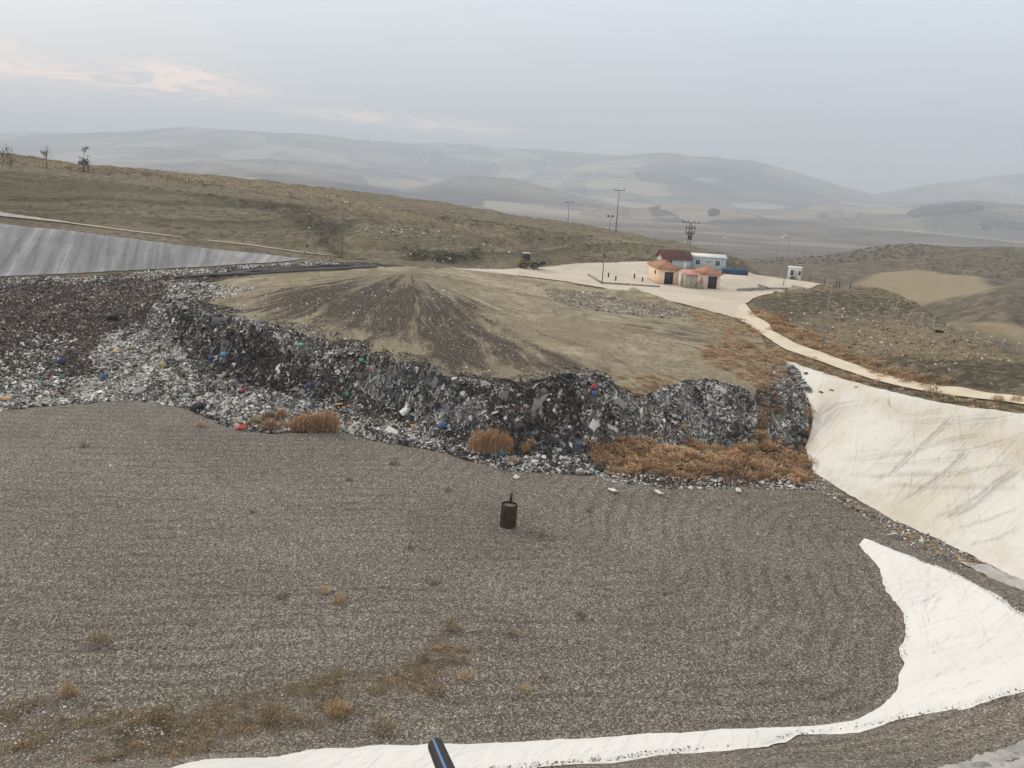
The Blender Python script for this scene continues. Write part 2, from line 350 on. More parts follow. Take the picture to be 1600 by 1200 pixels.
def plain(name, c, rough=.6, spec=.3, var=.15, scale=1.5, metal=0):
    t = NT(name); n = t.noise(t.pos(), scale, 5, .65)
    col = t.mix(t.ss(n, .35, .7), tuple(v*(1-var) for v in c), tuple(min(1, v*(1+var)) for v in c))
    return t.fin(col, rough, spec, metal)
def m_gravel():
    t = NT('gravel'); p = t.pos()
    a = t.sep(t.vor(p, 19))[0]; b = t.sep(t.vor(p, 9))[1]; c = t.sep(t.vor(p, 40))[2]
    v = t.math('ADD', t.math('MULTIPLY', a, .55), t.math('ADD', t.math('MULTIPLY', b, .25), t.math('MULTIPLY', c, .2)))
    col = t.ramp(v, [(.15, (.048, .041, .033)), (.42, (.122, .107, .090)), (.6, (.205, .181, .153)), (.76, (.40, .36, .305)), (.9, (.68, .62, .54))])
    big = t.noise(t.vmul(p, (.06, .10, 0)), 1, 5, .6, .6)
    col = t.mix(t.ss(big, .3, .72), t.mix(1, col, (.88, .87, .86), 'MULTIPLY'), t.mix(1, col, (1.10, 1.09, 1.07), 'MULTIPLY'))
    st = t.noise(t.vmul(p, (.10, .9, 0)), 1, 3, .6, 1.2)
    col = t.mix(t.math('MULTIPLY', t.ss(st, .56, .68), .3), col, t.mix(1, col, (.6, .58, .56), 'MULTIPLY'))
    rk = t.math('SINE', t.math('ADD', t.math('MULTIPLY', t.attr('ring'), 4.6), t.math('MULTIPLY', t.noise(p, .2, 3), 9)))
    col = t.mix(t.math('MULTIPLY', t.ss(rk, .3, .95), t.math('MULTIPLY', t.ss(t.noise(p, .09, 3), .36, .55), .46)), col, t.mix(1, col, (.55, .54, .52), 'MULTIPLY'))
    silt = t.noise(p, .35, 6, .7); col = t.mix(t.math('MULTIPLY', t.ss(silt, .56, .72), .25), col, (.17, .145, .115))
    col = t.mix(t.math('MULTIPLY', t.attr('weed'), t.math('MULTIPLY', t.ss(t.noise(p, .9, 5, .7), .40, .60), .65)), col, t.mix(t.noise(p, 6, 3), (.06, .047, .03), (.185, .138, .083)))
    t.bump(v, .6, .06); return t.fin(col, .9, .15)
def m_tip():
    t = NT('waste'); p = t.pos()
    a = t.sep(t.vor(p, 3.2)); n = t.noise(p, 1.1, 6, .7)
    col = t.ramp(a[0], [(.0, (.02, .018, .016)), (.45, (.055, .043, .037)), (.75, (.10, .08, .07)), (.93, (.22, .19, .17)), (1, (.5, .48, .46))])
    col = t.mix(t.ss(n, .4, .65), col, (.052, .038, .031))
    t.bump(t.math('ADD', a[1], n), .8, .25); return t.fin(col, .9, .1)
def m_cover(ax, ay):
    t = NT('cover_soil'); p = t.pos(); q = t.sep(p)
    dx = t.math('SUBTRACT', q[0], ax); dy = t.math('SUBTRACT', ay, q[1])
    an = t.math('ARCTAN2', dx, t.math('MAXIMUM', dy, .5)); r = t.math('SQRT', t.math('ADD', t.math('MULTIPLY', dx, dx), t.math('MULTIPLY', dy, dy)))
    wob = t.math('MULTIPLY', t.math('SUBTRACT', t.noise(p, .10, 2), .5), .10)
    an = t.math('ADD', an, wob)
    s1 = t.noise(t.comb(t.math('MULTIPLY', an, 9), t.math('MULTIPLY', r, .035)), 1, 6, .66)
    s2 = t.noise(t.comb(t.math('MULTIPLY', an, 48), t.math('MULTIPLY', r, .05)), 1, 5, .75)
    n = t.noise(p, .45, 7, .72); n2 = t.noise(p, 3.0, 6, .78); n4 = t.noise(p, .09, 4, .6)
    dk = t.attr('dark')
    f = t.math('ADD', t.math('MULTIPLY', dk, .78), t.math('ADD', t.math('MULTIPLY', t.math('SUBTRACT', s1, .5), 3.4), t.math('ADD', t.math('MULTIPLY', t.math('SUBTRACT', s2, .5), 1.5), t.math('MULTIPLY', t.math('SUBTRACT', n, .5), 1.0))))
    soil = t.mix(t.ss(n2, .3, .7), (.24, .198, .128), (.43, .365, .25)); soil = t.mix(t.ss(n4, .4, .65), soil, t.mix(t.ss(n, .35, .65), (.32, .268, .18), (.58, .50, .355)))
    col = t.mix(t.math('MULTIPLY', t.ss(f, .10, .72), .95), soil, t.mix(t.ss(n2, .3, .7), (.058, .044, .034), (.135, .104, .08)))
    rut = t.noise(t.vmul(p, (.35, .05, .2)), 1, 6, .7, 1.5); col = t.mix(t.math('MULTIPLY', t.ss(rut, .56, .66), .5), col, (.15, .125, .085)); ptc = t.noise(p, .22, 7, .75, .6); col = t.mix(t.math('MULTIPLY', t.math('MULTIPLY', t.ss(ptc, .52, .64), .65), t.math('SUBTRACT', 1, dk)), col, (.50, .44, .315)); col = t.mix(t.math('MULTIPLY', t.ss(t.noise(p, 1.0, 6, .8), .58, .7), .5), col, (.12, .10, .068))
    pale = t.math('MULTIPLY', t.ss(s2, .56, .64), t.math('MULTIPLY', t.ss(t.noise(p, .13, 3), .44, .58), t.ss(n2, .35, .55)))
    col = t.mix(t.math('MULTIPLY', pale, t.math('ADD', t.math('MULTIPLY', dk, .5), .3)), col, (.46, .405, .30))
    sp = t.sep(t.vor(p, 2.6)); d = t.vor(p, 2.6, 'Distance')
    sm = t.math('MULTIPLY', t.ss(sp[0], .82, .86), t.math('SUBTRACT', 1, t.ss(d, .08, .18)))
    col = t.mix(sm, col, t.mix(sp[1], (.3, .26, .2), (.6, .55, .48)))
    t.bump(t.math('ADD', t.math('ADD', t.math('MULTIPLY', s1, 2), t.math('MULTIPLY', s2, 2)), t.math('ADD', n, n2)), .9, .35); return t.fin(col, .95, .1)
def m_yard():
    t = NT('yard_surface'); p = t.pos()
    n = t.noise(p, .07, 6, .6, .5); n2 = t.noise(t.vmul(p, (.5, .06, 1)), 1, 5, .7); f = t.noise(p, 4, 4, .8)
    col = t.mix(t.ss(n, .3, .7), (.50, .43, .34), (.64, .56, .45)); col = t.mix(t.math('MULTIPLY', t.ss(n2, .55, .75), .4), col, (.40, .35, .28))
    col = t.mix(.25, col, t.ramp(f, [(.3, (.35, .3, .25)), (.7, (.72, .66, .58))]))
    st = t.noise(p, .35, 6, .72, 1.0); col = t.mix(t.math('MULTIPLY', t.ss(st, .54, .68), .45), col, (.33, .28, .215)); col = t.mix(t.math('MULTIPLY', t.ss(t.noise(t.vmul(p, (.09, .5, 1)), 1, 4, .6, 2.0), .58, .66), .35), col, (.38, .325, .25))
    t.bump(f, .3, .05); return t.fin(col, .9, .15)
def m_road():
    t = NT('road_concrete'); p = t.pos(); n = t.noise(p, .25, 6, .7); f = t.noise(p, 5, 4, .7)
    col = t.mix(t.ss(n, .3, .7), (.58, .495, .36), (.70, .61, .465)); col = t.mix(t.math('MULTIPLY', t.ss(f, .55, .75), .35), col, (.36, .31, .25))
    return t.fin(col, .9, .15)
def m_hill():
    t = NT('dry_hillside'); p = t.pos()
    n = t.noise(p, .16, 8, .68, .4); n2 = t.noise(t.vmul(p, (1, 1, 2.2)), .8, 7, .75); n3 = t.noise(p, 4.5, 4, .8)
    col = t.ramp(n2, [(.3, (.085, .070, .046)), (.45, (.185, .155, .105)), (.58, (.29, .245, .17)), (.75, (.48, .41, .29))])
    lay = t.noise(t.comb(t.math('MULTIPLY', t.sep(p)[0], .03), t.math('MULTIPLY', t.sep(p)[1], .03), t.math('MULTIPLY', t.sep(p)[2], 1.6)), 1, 4, .6, .4)
    col = t.mix(t.math('MULTIPLY', t.ss(lay, .52, .64), .5), col, (.30, .25, .16))
    col = t.mix(t.math('MULTIPLY', t.ss(n, .52, .7), .5), col, (.085, .07, .042))
    lz = t.math('ADD', t.math('MULTIPLY', t.sep(p)[2], 1.15), t.math('MULTIPLY', t.noise(p, .06, 4, .6), 3.2))
    st = t.noise(t.comb(lz, 0.), 1, 5, .8)
    ctc = t.mix(t.ss(st, .38, .62), t.mix(t.ss(n3, .35, .65), (.12, .102, .066), (.25, .212, .14)), t.mix(t.ss(n3, .35, .65), (.27, .23, .155), (.46, .395, .28)))
    ctc = t.mix(t.math('MULTIPLY', t.ss(n2, .53, .62), .6), ctc, (.10, .083, .055))
    col = t.mix(t.math('MULTIPLY', t.attr('cut'), .85), col, ctc)
    tan = t.ramp(n3, [(.3, (.20, .158, .10)), (.7, (.46, .38, .265))])
    col = t.mix(t.math('MULTIPLY', t.attr('tan'), t.ss(n2, .34, .55)), col, tan)
    dk = t.ramp(n3, [(.3, (.062, .05, .034)), (.7, (.16, .135, .095))])
    col = t.mix(t.math('MULTIPLY', t.attr('dk'), t.ss(n2, .66, .42)), col, dk)
    t.bump(t.math('ADD', n2, n3), .9, .45); return t.fin(col, .95, .1)
def m_cloth(name, base, stain, amt, sc=.12, dirs=((.8, .6), (.35, .94)), fine=.5):  # dark lines along folds: crease shade put into the colour, partly panel joins
    t = NT(name); p = t.pos(); q = t.sep(p); n = t.noise(p, sc, 6, .62, .6); f = t.noise(p, 1.6, 6, .75); w = t.noise(p, 30, 2, .5); h = None
    for k, (dx, dy) in enumerate(dirs):
        u = t.math('ADD', t.math('MULTIPLY', q[0], dx), t.math('MULTIPLY', q[1], dy)); v = t.math('ADD', t.math('MULTIPLY', q[0], -dy), t.math('MULTIPLY', q[1], dx))
        nn = t.noise(t.comb(t.math('MULTIPLY', u, .09), t.math('MULTIPLY', v, .75)), 1, 3, .5, .35+.3*k)
        rdg = t.math('SUBTRACT', 1, t.math('MULTIPLY', t.math('ABSOLUTE', t.math('SUBTRACT', nn, .5)), 9), clamp=True)
        h = rdg if h is None else t.math('ADD', h, rdg)
    col = t.mix(t.math('MULTIPLY', t.ss(n, .40, .68), amt), base, stain)
    col = t.mix(t.math('MULTIPLY', t.ss(f, .52, .8), amt*.6), col, tuple(v*.75 for v in stain))
    col = t.mix(t.math('MULTIPLY', t.ss(t.noise(p, .5, 7, .8), .57, .75), amt*.4), col, tuple(v*.6 for v in stain))
    col = t.mix(t.math('MULTIPLY', t.attr('crease_shade'), .40), col, (.24, .22, .185))
    t.bump(t.math('ADD', t.math('ADD', t.math('MULTIPLY', f, .35), t.math('MULTIPLY', w, .06)), t.math('MULTIPLY', h, fine)), .9, .10); return t.fin(col, .8, .2)
def m_attr(name, rough=.6, spec=.3, var=.0):
    t = NT(name); c = t.attr('col', True)
    if var: c = t.mix(t.ss(t.noise(t.obj(), 6, 4, .7), .3, .7), t.mix(1, c, (1-var,)*3, 'MULTIPLY'), c)
    return t.fin(c, rough, spec)
def m_far():
    t = NT('valley_fields'); p = t.pos(); w = t.noise(p, .0012, 4, .6, col=True)
    pv = t.n('ShaderNodeVectorMath'); pv.operation = 'MULTIPLY_ADD'; t.put(pv.inputs[0], w); pv.inputs[1].default_value = (420, 420, 0); t.put(pv.inputs[2], p)
    q = t.vmul(pv.outputs[0], (.0016, .0030, 0))
    a = t.sep(t.vor(q, 1.0))[0]; n = t.noise(p, .003, 7, .65); n2 = t.noise(p, .02, 6, .7); n3 = t.noise(p, .16, 6, .85)
    fld = t.ramp(a, [(0, (.07, .055, .04)), (.25, (.18, .145, .10)), (.5, (.09, .073, .055)), (.66, (.28, .225, .155)), (.84, (.40, .33, .235)), (1, (.10, .088, .058))], 'CONSTANT')
    col = t.mix(.3, fld, t.ramp(n, [(.35, (.10, .085, .062)), (.65, (.28, .23, .165))]))
    col = t.mix(t.math('MULTIPLY', t.ss(n2, .53, .7), .5), col, (.085, .075, .05))
    bd = t.noise(t.vmul(p, (.0011, .009, 0)), 1, 5, .6, .5); col = t.mix(t.math('MULTIPLY', t.ss(bd, .58, .63), .55), col, (.42, .35, .25)); col = t.mix(t.math('MULTIPLY', t.ss(bd, .44, .38), .5), col, (.075, .062, .05))
    gy = t.math('ABSOLUTE', t.math('SUBTRACT', t.noise(p, .0022, 6, .62, 1.2), .5)); col = t.mix(t.math('MULTIPLY', t.ss(gy, .022, .004), .8), col, (.035, .032, .025))
    bk = t.sep(t.vor(t.vmul(pv.outputs[0], (.0032, .0022, 0)), 1.0)); col = t.mix(t.math('MULTIPLY', t.ss(bk[1], .78, .80), t.math('MULTIPLY', .75, t.ss(n2, .25, .5))), col, (.40, .335, .24)); col = t.mix(t.math('MULTIPLY', t.ss(bk[2], .80, .82), .6), col, (.06, .052, .04))
    hd = t.noise(p, .012, 5, .8); col = t.mix(t.math('MULTIPLY', t.ss(hd, .60, .66), .8), col, (.03, .032, .022))
    sc = t.attr('scrub')
    shr = t.ramp(n3, [(.36, (.06, .05, .036)), (.5, (.135, .112, .08)), (.66, (.25, .21, .148))])
    col = t.mix(sc, col, shr)
    tn = t.attr('field'); col = t.mix(tn, col, t.mix(t.ss(n3, .3, .7), (.265, .21, .13), (.32, .26, .17)))
    pl = t.attr('plain'); pc = t.mix(t.ss(n2, .38, .66), (.165, .128, .105), (.085, .07, .058)); pc = t.mix(t.math('MULTIPLY', t.ss(bd, .54, .60), .6), pc, (.33, .27, .2)); col = t.mix(pl, col, t.mix(t.math('MULTIPLY', t.ss(n3, .5, .62), .35), pc, (.07, .06, .045)))
    t.bump(n3, .5, 1.0); return t.fin(col, 1, .05)
APEX = P(640, 428, 8.9)
M = dict(gravel=m_gravel(), tip=m_tip(), cover=m_cover(APEX[0], APEX[1]+1.5), yard=m_yard(), road=m_road(), hill=m_hill(), far=m_far(),
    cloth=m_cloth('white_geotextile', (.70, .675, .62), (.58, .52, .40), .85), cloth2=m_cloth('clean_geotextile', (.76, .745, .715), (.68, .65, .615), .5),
    cloth3=m_cloth('grey_geotextile', (.42, .41, .39), (.2, .195, .185), .8, .7), cloth4=m_cloth('dirty_geotextile', (.50, .48, .45), (.3, .28, .25), .9, .5),
    litter=m_attr('litter', .55, .3), weed=m_attr('dry_weed', .9, .1), stone=m_attr('stone', .9, .1, .3),
    steel=plain('galvanised_steel', (.26, .26, .26), .6, .4), darkmetal=plain('dark_metal', (.06, .058, .055), .6, .4), black=plain('black_plastic', (.018, .018, .02), .45, .4),
    rust=plain('rusty_casing', (.058, .036, .026), .9, .15, .45, 3), conc=plain('old_concrete', (.30, .27, .22), .9, .1, .25), concpale=plain('pale_concrete', (.55, .50, .42), .9, .1, .2),
    pink=plain('peach_render', (.88, .66, .47), .9, .1, .1, .8), pink2=plain('pink_render', (.84, .62, .52), .9, .1, .1, .8), tile=plain('terracotta_tiles', (.40, .215, .14), .85, .15, .3, 2.5),
    door=plain('dark_steel_door', (.022, .022, .025), .5, .4), shed=plain('grey_sheet_metal', (.36, .33, .27), .6, .3, .12), shedroof=plain('faded_red_sheet', (.58, .29, .22), .7, .2, .2),
    darkroof=plain('maroon_roof', (.13, .052, .045), .8, .2, .25), bluewall=plain('pale_blue_panel', (.42, .50, .53), .7, .3, .08), bluewall2=plain('blue_grey_panel', (.2, .25, .3), .7, .3, .1),
    whitepaint=plain('white_paint', (.74, .74, .72), .6, .3, .08), glass=plain('dark_glass', (.02, .024, .03), .15, .5, .1), wood=plain('weathered_wood', (.19, .155, .115), .9, .1, .3, 4),
    palewood=plain('pale_post', (.40, .36, .29), .9, .1, .2, 4), blue=plain('blue_steel', (.028, .06, .15), .5, .4, .2), yellow=plain('worn_yellow_paint', (.21, .14, .048), .75, .3, .35, 2),
    rubber=plain('rubber', (.016, .016, .016), .9, .1), bark=plain('bark', (.085, .07, .058), .95, .1, .3, 5), orangewood=plain('ochre_gable', (.42, .22, .11), .9, .1, .2),
    lampglass=plain('lamp_glass', (.8, .8, .78), .2, .5, .05), bluestripe=plain('blue_stripe', (.10, .22, .42), .5, .3, .05), teal=plain('dull_green_steel', (.045, .055, .052), .6, .3, .3))
# ------------------------------------------------------------------ ground objects
darkpoly = poly([(610,437),(480,446),(345,470),(420,508),(540,545),(640,572),(760,600),(880,592),(930,590),(860,545),(780,500),(700,455),(650,437)])
def a_dark(x, y): return np.clip(1-smooth(-9, 6, sdf(x, y, darkpoly)+3*fbm(x, y, 6, 3, 51)), 0, 1)
weedpoly = poly([(0,1095),(90,1095),(250,1110),(330,1090),(450,1060),(650,1040),(690,1060),(600,1110),(450,1150),(300,1190),(0,1199)])
weedpoly2 = poly([(650,985),(720,975),(760,1040),(740,1075),(660,1085),(600,1090)])
def a_weed(x, y): return np.clip(1-smooth(-1.2, 1.0, np.minimum(sdf(x, y, weedpoly), sdf(x, y, weedpoly2)+.6)+.8*fbm(x, y, 2, 3, 52)), 0, 1)
crestpoly = poly([(-200,240),(0,252),(150,268),(300,285),(420,300),(520,318),(560,335),(640,338),(600,322),(500,300),(400,283),(250,272),(130,260),(0,243)])
crest2 = poly([(560,330),(700,345),(790,372),(830,392),(800,385),(700,356),(590,350)])
hummock = poly([(1290,505),(1400,500),(1480,525),(1600,556),(1600,565),(1487,562),(1390,556),(1330,545),(1270,525)])
orange = poly([(1168,478),(1210,498),(1260,520),(1330,545),(1400,575),(1480,600),(1600,618),(1600,625),(1470,608),(1375,587),(1285,554),(1210,520),(1180,495)])
def a_ring(x, y): return seg_d(x, y, EDL)
def a_cut(x, y): return 1-smooth(-1.5, 1.0, np.minimum(sdf(x, y, cutp), sdf(x, y, cut2))+1.0*fbm(x, y, 4, 3, 56))
def a_tan(x, y):
    s = np.minimum.reduce([sdf(x, y, q) for q in (crestpoly, crest2, hummock, orange)]); return 1-smooth(-2, 2.5, s+2.2*fbm(x, y, 7, 4, 53))
dkp = [poly(q) for q in ([(1170,470),(1220,460),(1330,456),(1420,470),(1440,485),(1300,488),(1240,500)], [(1385,563),(1600,569),(1600,616),(1500,606),(1430,594)], [(300,300),(480,322),(540,350),(520,395),(480,370),(430,330),(320,318)], [(620,390),(750,385),(760,412),(640,408)], [(1090,395),(1150,403),(1180,418),(1120,414)])]
def a_dk(x, y):
    s = np.minimum.reduce([sdf(x, y, q) for q in dkp]); return 1-smooth(-2, 2, s+1.8*fbm(x, y, 6, 4, 54))
ov = .25
zone('gravel_floor', Z_GRAVEL, .03, M['gravel'], {'weed': a_weed, 'ring': a_ring})
sY = Z_YARD; sR = np.maximum(Z_ROAD, -Z_YARD-.3); sP = Z_PATH
zone('yard', sY, .10, M['yard']); zone('road', sR, .12, M['road']); zone('path', sP, .22, M['concpale'])
hard = np.minimum.reduce([Z_YARD, Z_ROAD, Z_PATH])
sC = np.maximum(np.maximum(Z_COVER, -hard-.8), Z_TIP)
zone('soil_cover', sC, .06, M['cover'], {'dark': a_dark})
sT = np.maximum.reduce([Z_TIP, -hard-.8, -Z_COVER-1.0])
zone('waste_mound', sT, .0, M['tip'])
sH = -np.minimum.reduce([Z_GRAVEL, Z_TIP, hard])-.8
zone('hillside', sH, -.03, M['hill'], {'tan': a_tan, 'dk': a_dk, 'cut': a_cut})
# ------------------------------------------------------------------ far land
def azel(px, py):
    r = ray(px, py); return math.atan2(r[0], r[1]), r[2]/math.hypot(r[0], r[1])
def layer(L, D, front, back):
    q = np.array([azel(*p) for p in L]); return q[:, 0], CZ+q[:, 1]*D, D, front, back
LAY = [layer([(-400,215),(-100,213),(0,212),(100,210),(180,208),(260,205),(310,206),(400,208),(480,213),(540,218),(580,223),(640,224),(720,226),(800,230),(900,237),(1000,247),(1080,262),(1160,280),(1250,300),(1700,330)], 6800, 2600, 4000),
       layer([(800,330),(900,262),(960,250),(1000,245),(1060,244),(1120,247),(1180,253),(1220,262),(1260,275),(1300,287),(1340,300),(1420,318),(1700,340)], 6300, 2600, 2500),
       layer([(1200,330),(1330,312),(1400,300),(1450,287),(1500,280),(1560,274),(1620,270),(1700,268),(1900,270)], 6600, 1500, 4000),
       layer([(-400,262),(0,250),(150,248),(300,248),(420,252),(560,262),(620,270),(700,285),(800,300),(900,322),(1100,345)], 4300, 1200, 1200),
       layer([(-400,285),(0,278),(250,272),(380,270),(500,278),(600,296),(680,310),(760,330),(900,360)], 2700, 800, 700),
       layer([(560,330),(640,296),(720,277),(800,283),(880,300),(960,318),(1020,330),(1100,345)], 3300, 800, 800),
       layer([(880,345),(930,330),(960,325),(1000,328),(1040,322),(1075,321),(1110,326),(1150,334),(1200,345),(1260,350)], 2300, 250, 300),
       layer([(1180,330),(1280,322),(1380,328),(1440,322),(1520,318),(1620,326),(1700,330)], 3400, 500, 700)]
F1 = F2 = None
def a_field(x, y):
    if F1 is None: return np.zeros(np.shape(x))
    return 1-smooth(-5, 4, np.minimum(sdf(x, y, F1), sdf(x, y, F2))+4*fbm(x, y, 25, 3, 68))
def far_z(x, y, detail=True):
    r = np.hypot(x, y); a = np.arctan2(x, y)
    z = np.interp(r, [0, 150, 240, 420, 700, 1150, 2500, 20000], [-28, -22, -17, -16, -34, -73, -76, -78])
    lf = smooth(.05, -.15, a); z = z-lf*18*(1-smooth(800, 1500, r))
    w = fbm(x, y, 900, 4, 61)
    for az, zt, D, f, b in LAY:
        Dd = D*(1+.06*np.sin(a*9+D)+.05*w*0)
        top = np.interp(a, az, zt); t = (r-Dd); pr = np.where(t < 0, 1-smooth(0, 1, -t/f), 1-smooth(0, 1, t/b))
        hgt = np.maximum(0, top+76)*(r/D if False else 1)
        cand = -76+hgt*pr
        z = np.where(r > 900, np.maximum(z, cand), z)
    if detail:
        k = smooth(900, 2200, r); z = z + k*(22*fbm(x, y, 420, 6, 62, .55)-34*np.abs(fbm(x, y, 620, 5, 63))+8)*np.clip((z+76)/60, .08, 1)
        # hills beyond the yard on the right
        def bump(px, py, rr, wa, wr, add=0):
            az, el = azel(px, py); zt = CZ+el*rr+add; base = np.interp(rr, [0, 150, 240, 420, 700, 1150], [-28, -22, -17, -16, -34, -73])
            return (zt-base)*np.exp(-((a-az)/wa)**2-((r-rr)/wr)**2)
        z = z+bump(1600, 388, 560, .16, 130)+bump(1600, 462, 330, .045, 55)+bump(1510, 478, 330, .05, 40)*.8+bump(1300, 408, 620, .10, 90)*.8+bump(1420, 408, 640, .05, 80)*.7+bump(1180, 412, 600, .06, 80)*.5
        k2 = (1-smooth(900, 1400, r))*smooth(170, 300, r); z = z+k2*(3.0*fbm(x, y, 60, 5, 64)-3*np.abs(fbm(x, y, 90, 3, 65)))*(1-.85*a_field(x, y))
    return z
def at_far(px, py, r0=260):
    r = ray(px, py); t = np.concatenate([np.arange(r0, 2000, 3), np.arange(2000, 16000, 12)])/math.hypot(r[0], r[1])
    x, y, z = r[0]*t, r[1]*t, CZ+r[2]*t; w = np.nonzero(z < far_z(x, y))[0]
    k = t[w[0]] if len(w) else 6500/math.hypot(r[0], r[1])
    return np.array([r[0]*k, r[1]*k, float(far_z(np.array([r[0]*k]), np.array([r[1]*k]))[0])])
f1 = [at_far(*q, 235)[:2] for q in ((1335,447),(1370,428),(1420,424),(1480,431),(1545,437),(1572,447),(1540,459),(1490,466),(1435,478),(1385,468))]
f2 = [at_far(*q, 190)[:2] for q in ((1480,507),(1530,509),(1600,521),(1700,528),(1700,562),(1600,553),(1540,529))]
F1, F2 = np.array(f1), np.array(f2)
def a_scrub(x, y):
    r = np.hypot(x, y); return (1-smooth(800, 1100, r+120*fbm(x, y, 120, 3, 66)))
def a_plain(x, y):
    r = np.hypot(x, y); a = np.arctan2(x, y); return smooth(850, 1100, r)*(1-smooth(1700, 2300, r+500*fbm(x, y, 500, 4, 67)))*.85
ths = np.linspace(-.95, .95, 620); rs = np.concatenate([np.geomspace(130, 1200, 190), np.geomspace(1215, 16500, 240)])
TH, RR_ = np.meshgrid(ths, rs); fx, fy = RR_*np.sin(TH), RR_*np.cos(TH)
fz = far_z(fx, fy); nth = len(ths)
ii = np.arange(len(rs)*nth).reshape(len(rs), nth)
ff = np.stack([ii[:-1, :-1].ravel(), ii[1:, :-1].ravel(), ii[1:, 1:].ravel(), ii[:-1, 1:].ravel()], 1)[:, ::-1].copy()
fo = new_mesh('valley', np.stack([fx.ravel(), fy.ravel(), fz.ravel()], 1), ff, M['far'], attrs=dict(scrub=a_scrub(fx, fy).ravel(), field=a_field(fx, fy).ravel(), plain=a_plain(fx, fy).ravel())); fo['kind'] = 'structure'
# ------------------------------------------------------------------ builders for things
class MB:
    def __init__(s): s.v = []; s.f = []
    def poly(s, V, Fc):
        n = len(s.v); s.v += [tuple(map(float, p)) for p in V]; s.f += [tuple(i+n for i in q) for q in Fc]; return s
    def box(s, x0, x1, y0, y1, z0, z1, bev=0.0, rot=None):
        c = Vector(((x0+x1)/2, (y0+y1)/2, (z0+z1)/2)); h = ((x1-x0)/2, (y1-y0)/2, (z1-z0)/2); V = []
        if bev <= 0:
            V = [Vector((sx*h[0], sy*h[1], sz*h[2])) for sz in (-1, 1) for sy in (-1, 1) for sx in (-1, 1)]
            Fc = [(0, 2, 3, 1), (4, 5, 7, 6), (0, 1, 5, 4), (2, 6, 7, 3), (0, 4, 6, 2), (1, 3, 7, 5)]
        else:
            b = min(bev, min(h)*.9); Fc = []
            ring = lambda hx, hy, z, k: [(-hx+k, -hy, z), (hx-k, -hy, z), (hx, -hy+k, z), (hx, hy-k, z), (hx-k, hy, z), (-hx+k, hy, z), (-hx, hy-k, z), (-hx, -hy+k, z)]
            for z, k in ((-h[2], b), (-h[2]+b, 0), (h[2]-b, 0), (h[2], b)): V += [Vector(p) for p in ring(h[0]-k, h[1]-k, z, b)]
            for r in range(3):
                for i in range(8): Fc.append((r*8+i, r*8+(i+1) % 8, r*8+8+(i+1) % 8, r*8+8+i))
            Fc += [tuple(range(7, -1, -1)), tuple(range(24, 32))]
        if rot is not None: V = [rot @ p for p in V]
        return s.poly([p+c for p in V], Fc)
    def tube(s, pts, rad, n=8, caps=True, hollow=0):
        pts = [Vector(p) for p in pts]; rad = rad if isinstance(rad, (list, tuple)) else [rad]*len(pts); V = []; Fc = []
        for i, p in enumerate(pts):
            d = (pts[min(i+1, len(pts)-1)]-pts[max(i-1, 0)]).normalized(); a = d.orthogonal().normalized() if abs(d.z) < .95 else d.cross(Vector((0, 1, 0))).normalized()
            if abs(d.z) < .95: a = d.cross(Vector((0, 0, 1))).normalized()
            b = d.cross(a)
            V += [p+(a*math.cos(2*math.pi*k/n)+b*math.sin(2*math.pi*k/n))*rad[i] for k in range(n)]
        for i in range(len(pts)-1):
            for k in range(n): Fc.append((i*n+k, i*n+(k+1) % n, (i+1)*n+(k+1) % n, (i+1)*n+k))
        if caps: Fc += [tuple(range(n-1, -1, -1)), tuple((len(pts)-1)*n+k for k in range(n))]
        return s.poly(V, Fc)
    def lathe(s, prof, n=20, c=(0, 0, 0)):
        V = [(c[0]+r*math.cos(2*math.pi*k/n), c[1]+r*math.sin(2*math.pi*k/n), c[2]+z) for r, z in prof for k in range(n)]
        return s.poly(V, [(i*n+k, i*n+(k+1) % n, (i+1)*n+(k+1) % n, (i+1)*n+k) for i in range(len(prof)-1) for k in range(n)])
    def build(s, name, m, parent=None, sm=False):
        return new_mesh(name, s.v, s.f, m, sm, parent)
def tag(o, label, cat, group=None, kind=None):
    if label: o['label'] = label
    if cat: o['category'] = cat
    if group: o['group'] = group
    if kind: o['kind'] = kind
    return o
def thing(name, p, label, cat, rz=0, group=None):
    o = bpy.data.objects.new(name, None); C.objects.link(o); o.empty_display_size = .3
    o.location = p; o.rotation_euler = (0, 0, rz); return tag(o, label, cat, group)
def dup(root, loc, rz=None, label=None):
    r = root.copy(); C.objects.link(r); r.location = loc
    if rz is not None: r.rotation_euler = (0, 0, rz)
    if label: r['label'] = label
    for ch in list(root.children):
        c = ch.copy(); C.objects.link(c); c.parent = r
        for g in list(ch.children): d = g.copy(); C.objects.link(d); d.parent = c
    return r
def dist(p): return math.sqrt(p[0]**2+p[1]**2+(p[2]-CZ)**2)
def height(p, py_top):
    lo, hi = 0, 60
    for _ in range(40):
        m = (lo+hi)/2
        if project((p[0], p[1], p[2]+m))[1] > py_top: lo = m
        else: hi = m
    return lo
def snap(px, py):
    p = at(px, py); return Vector(p)
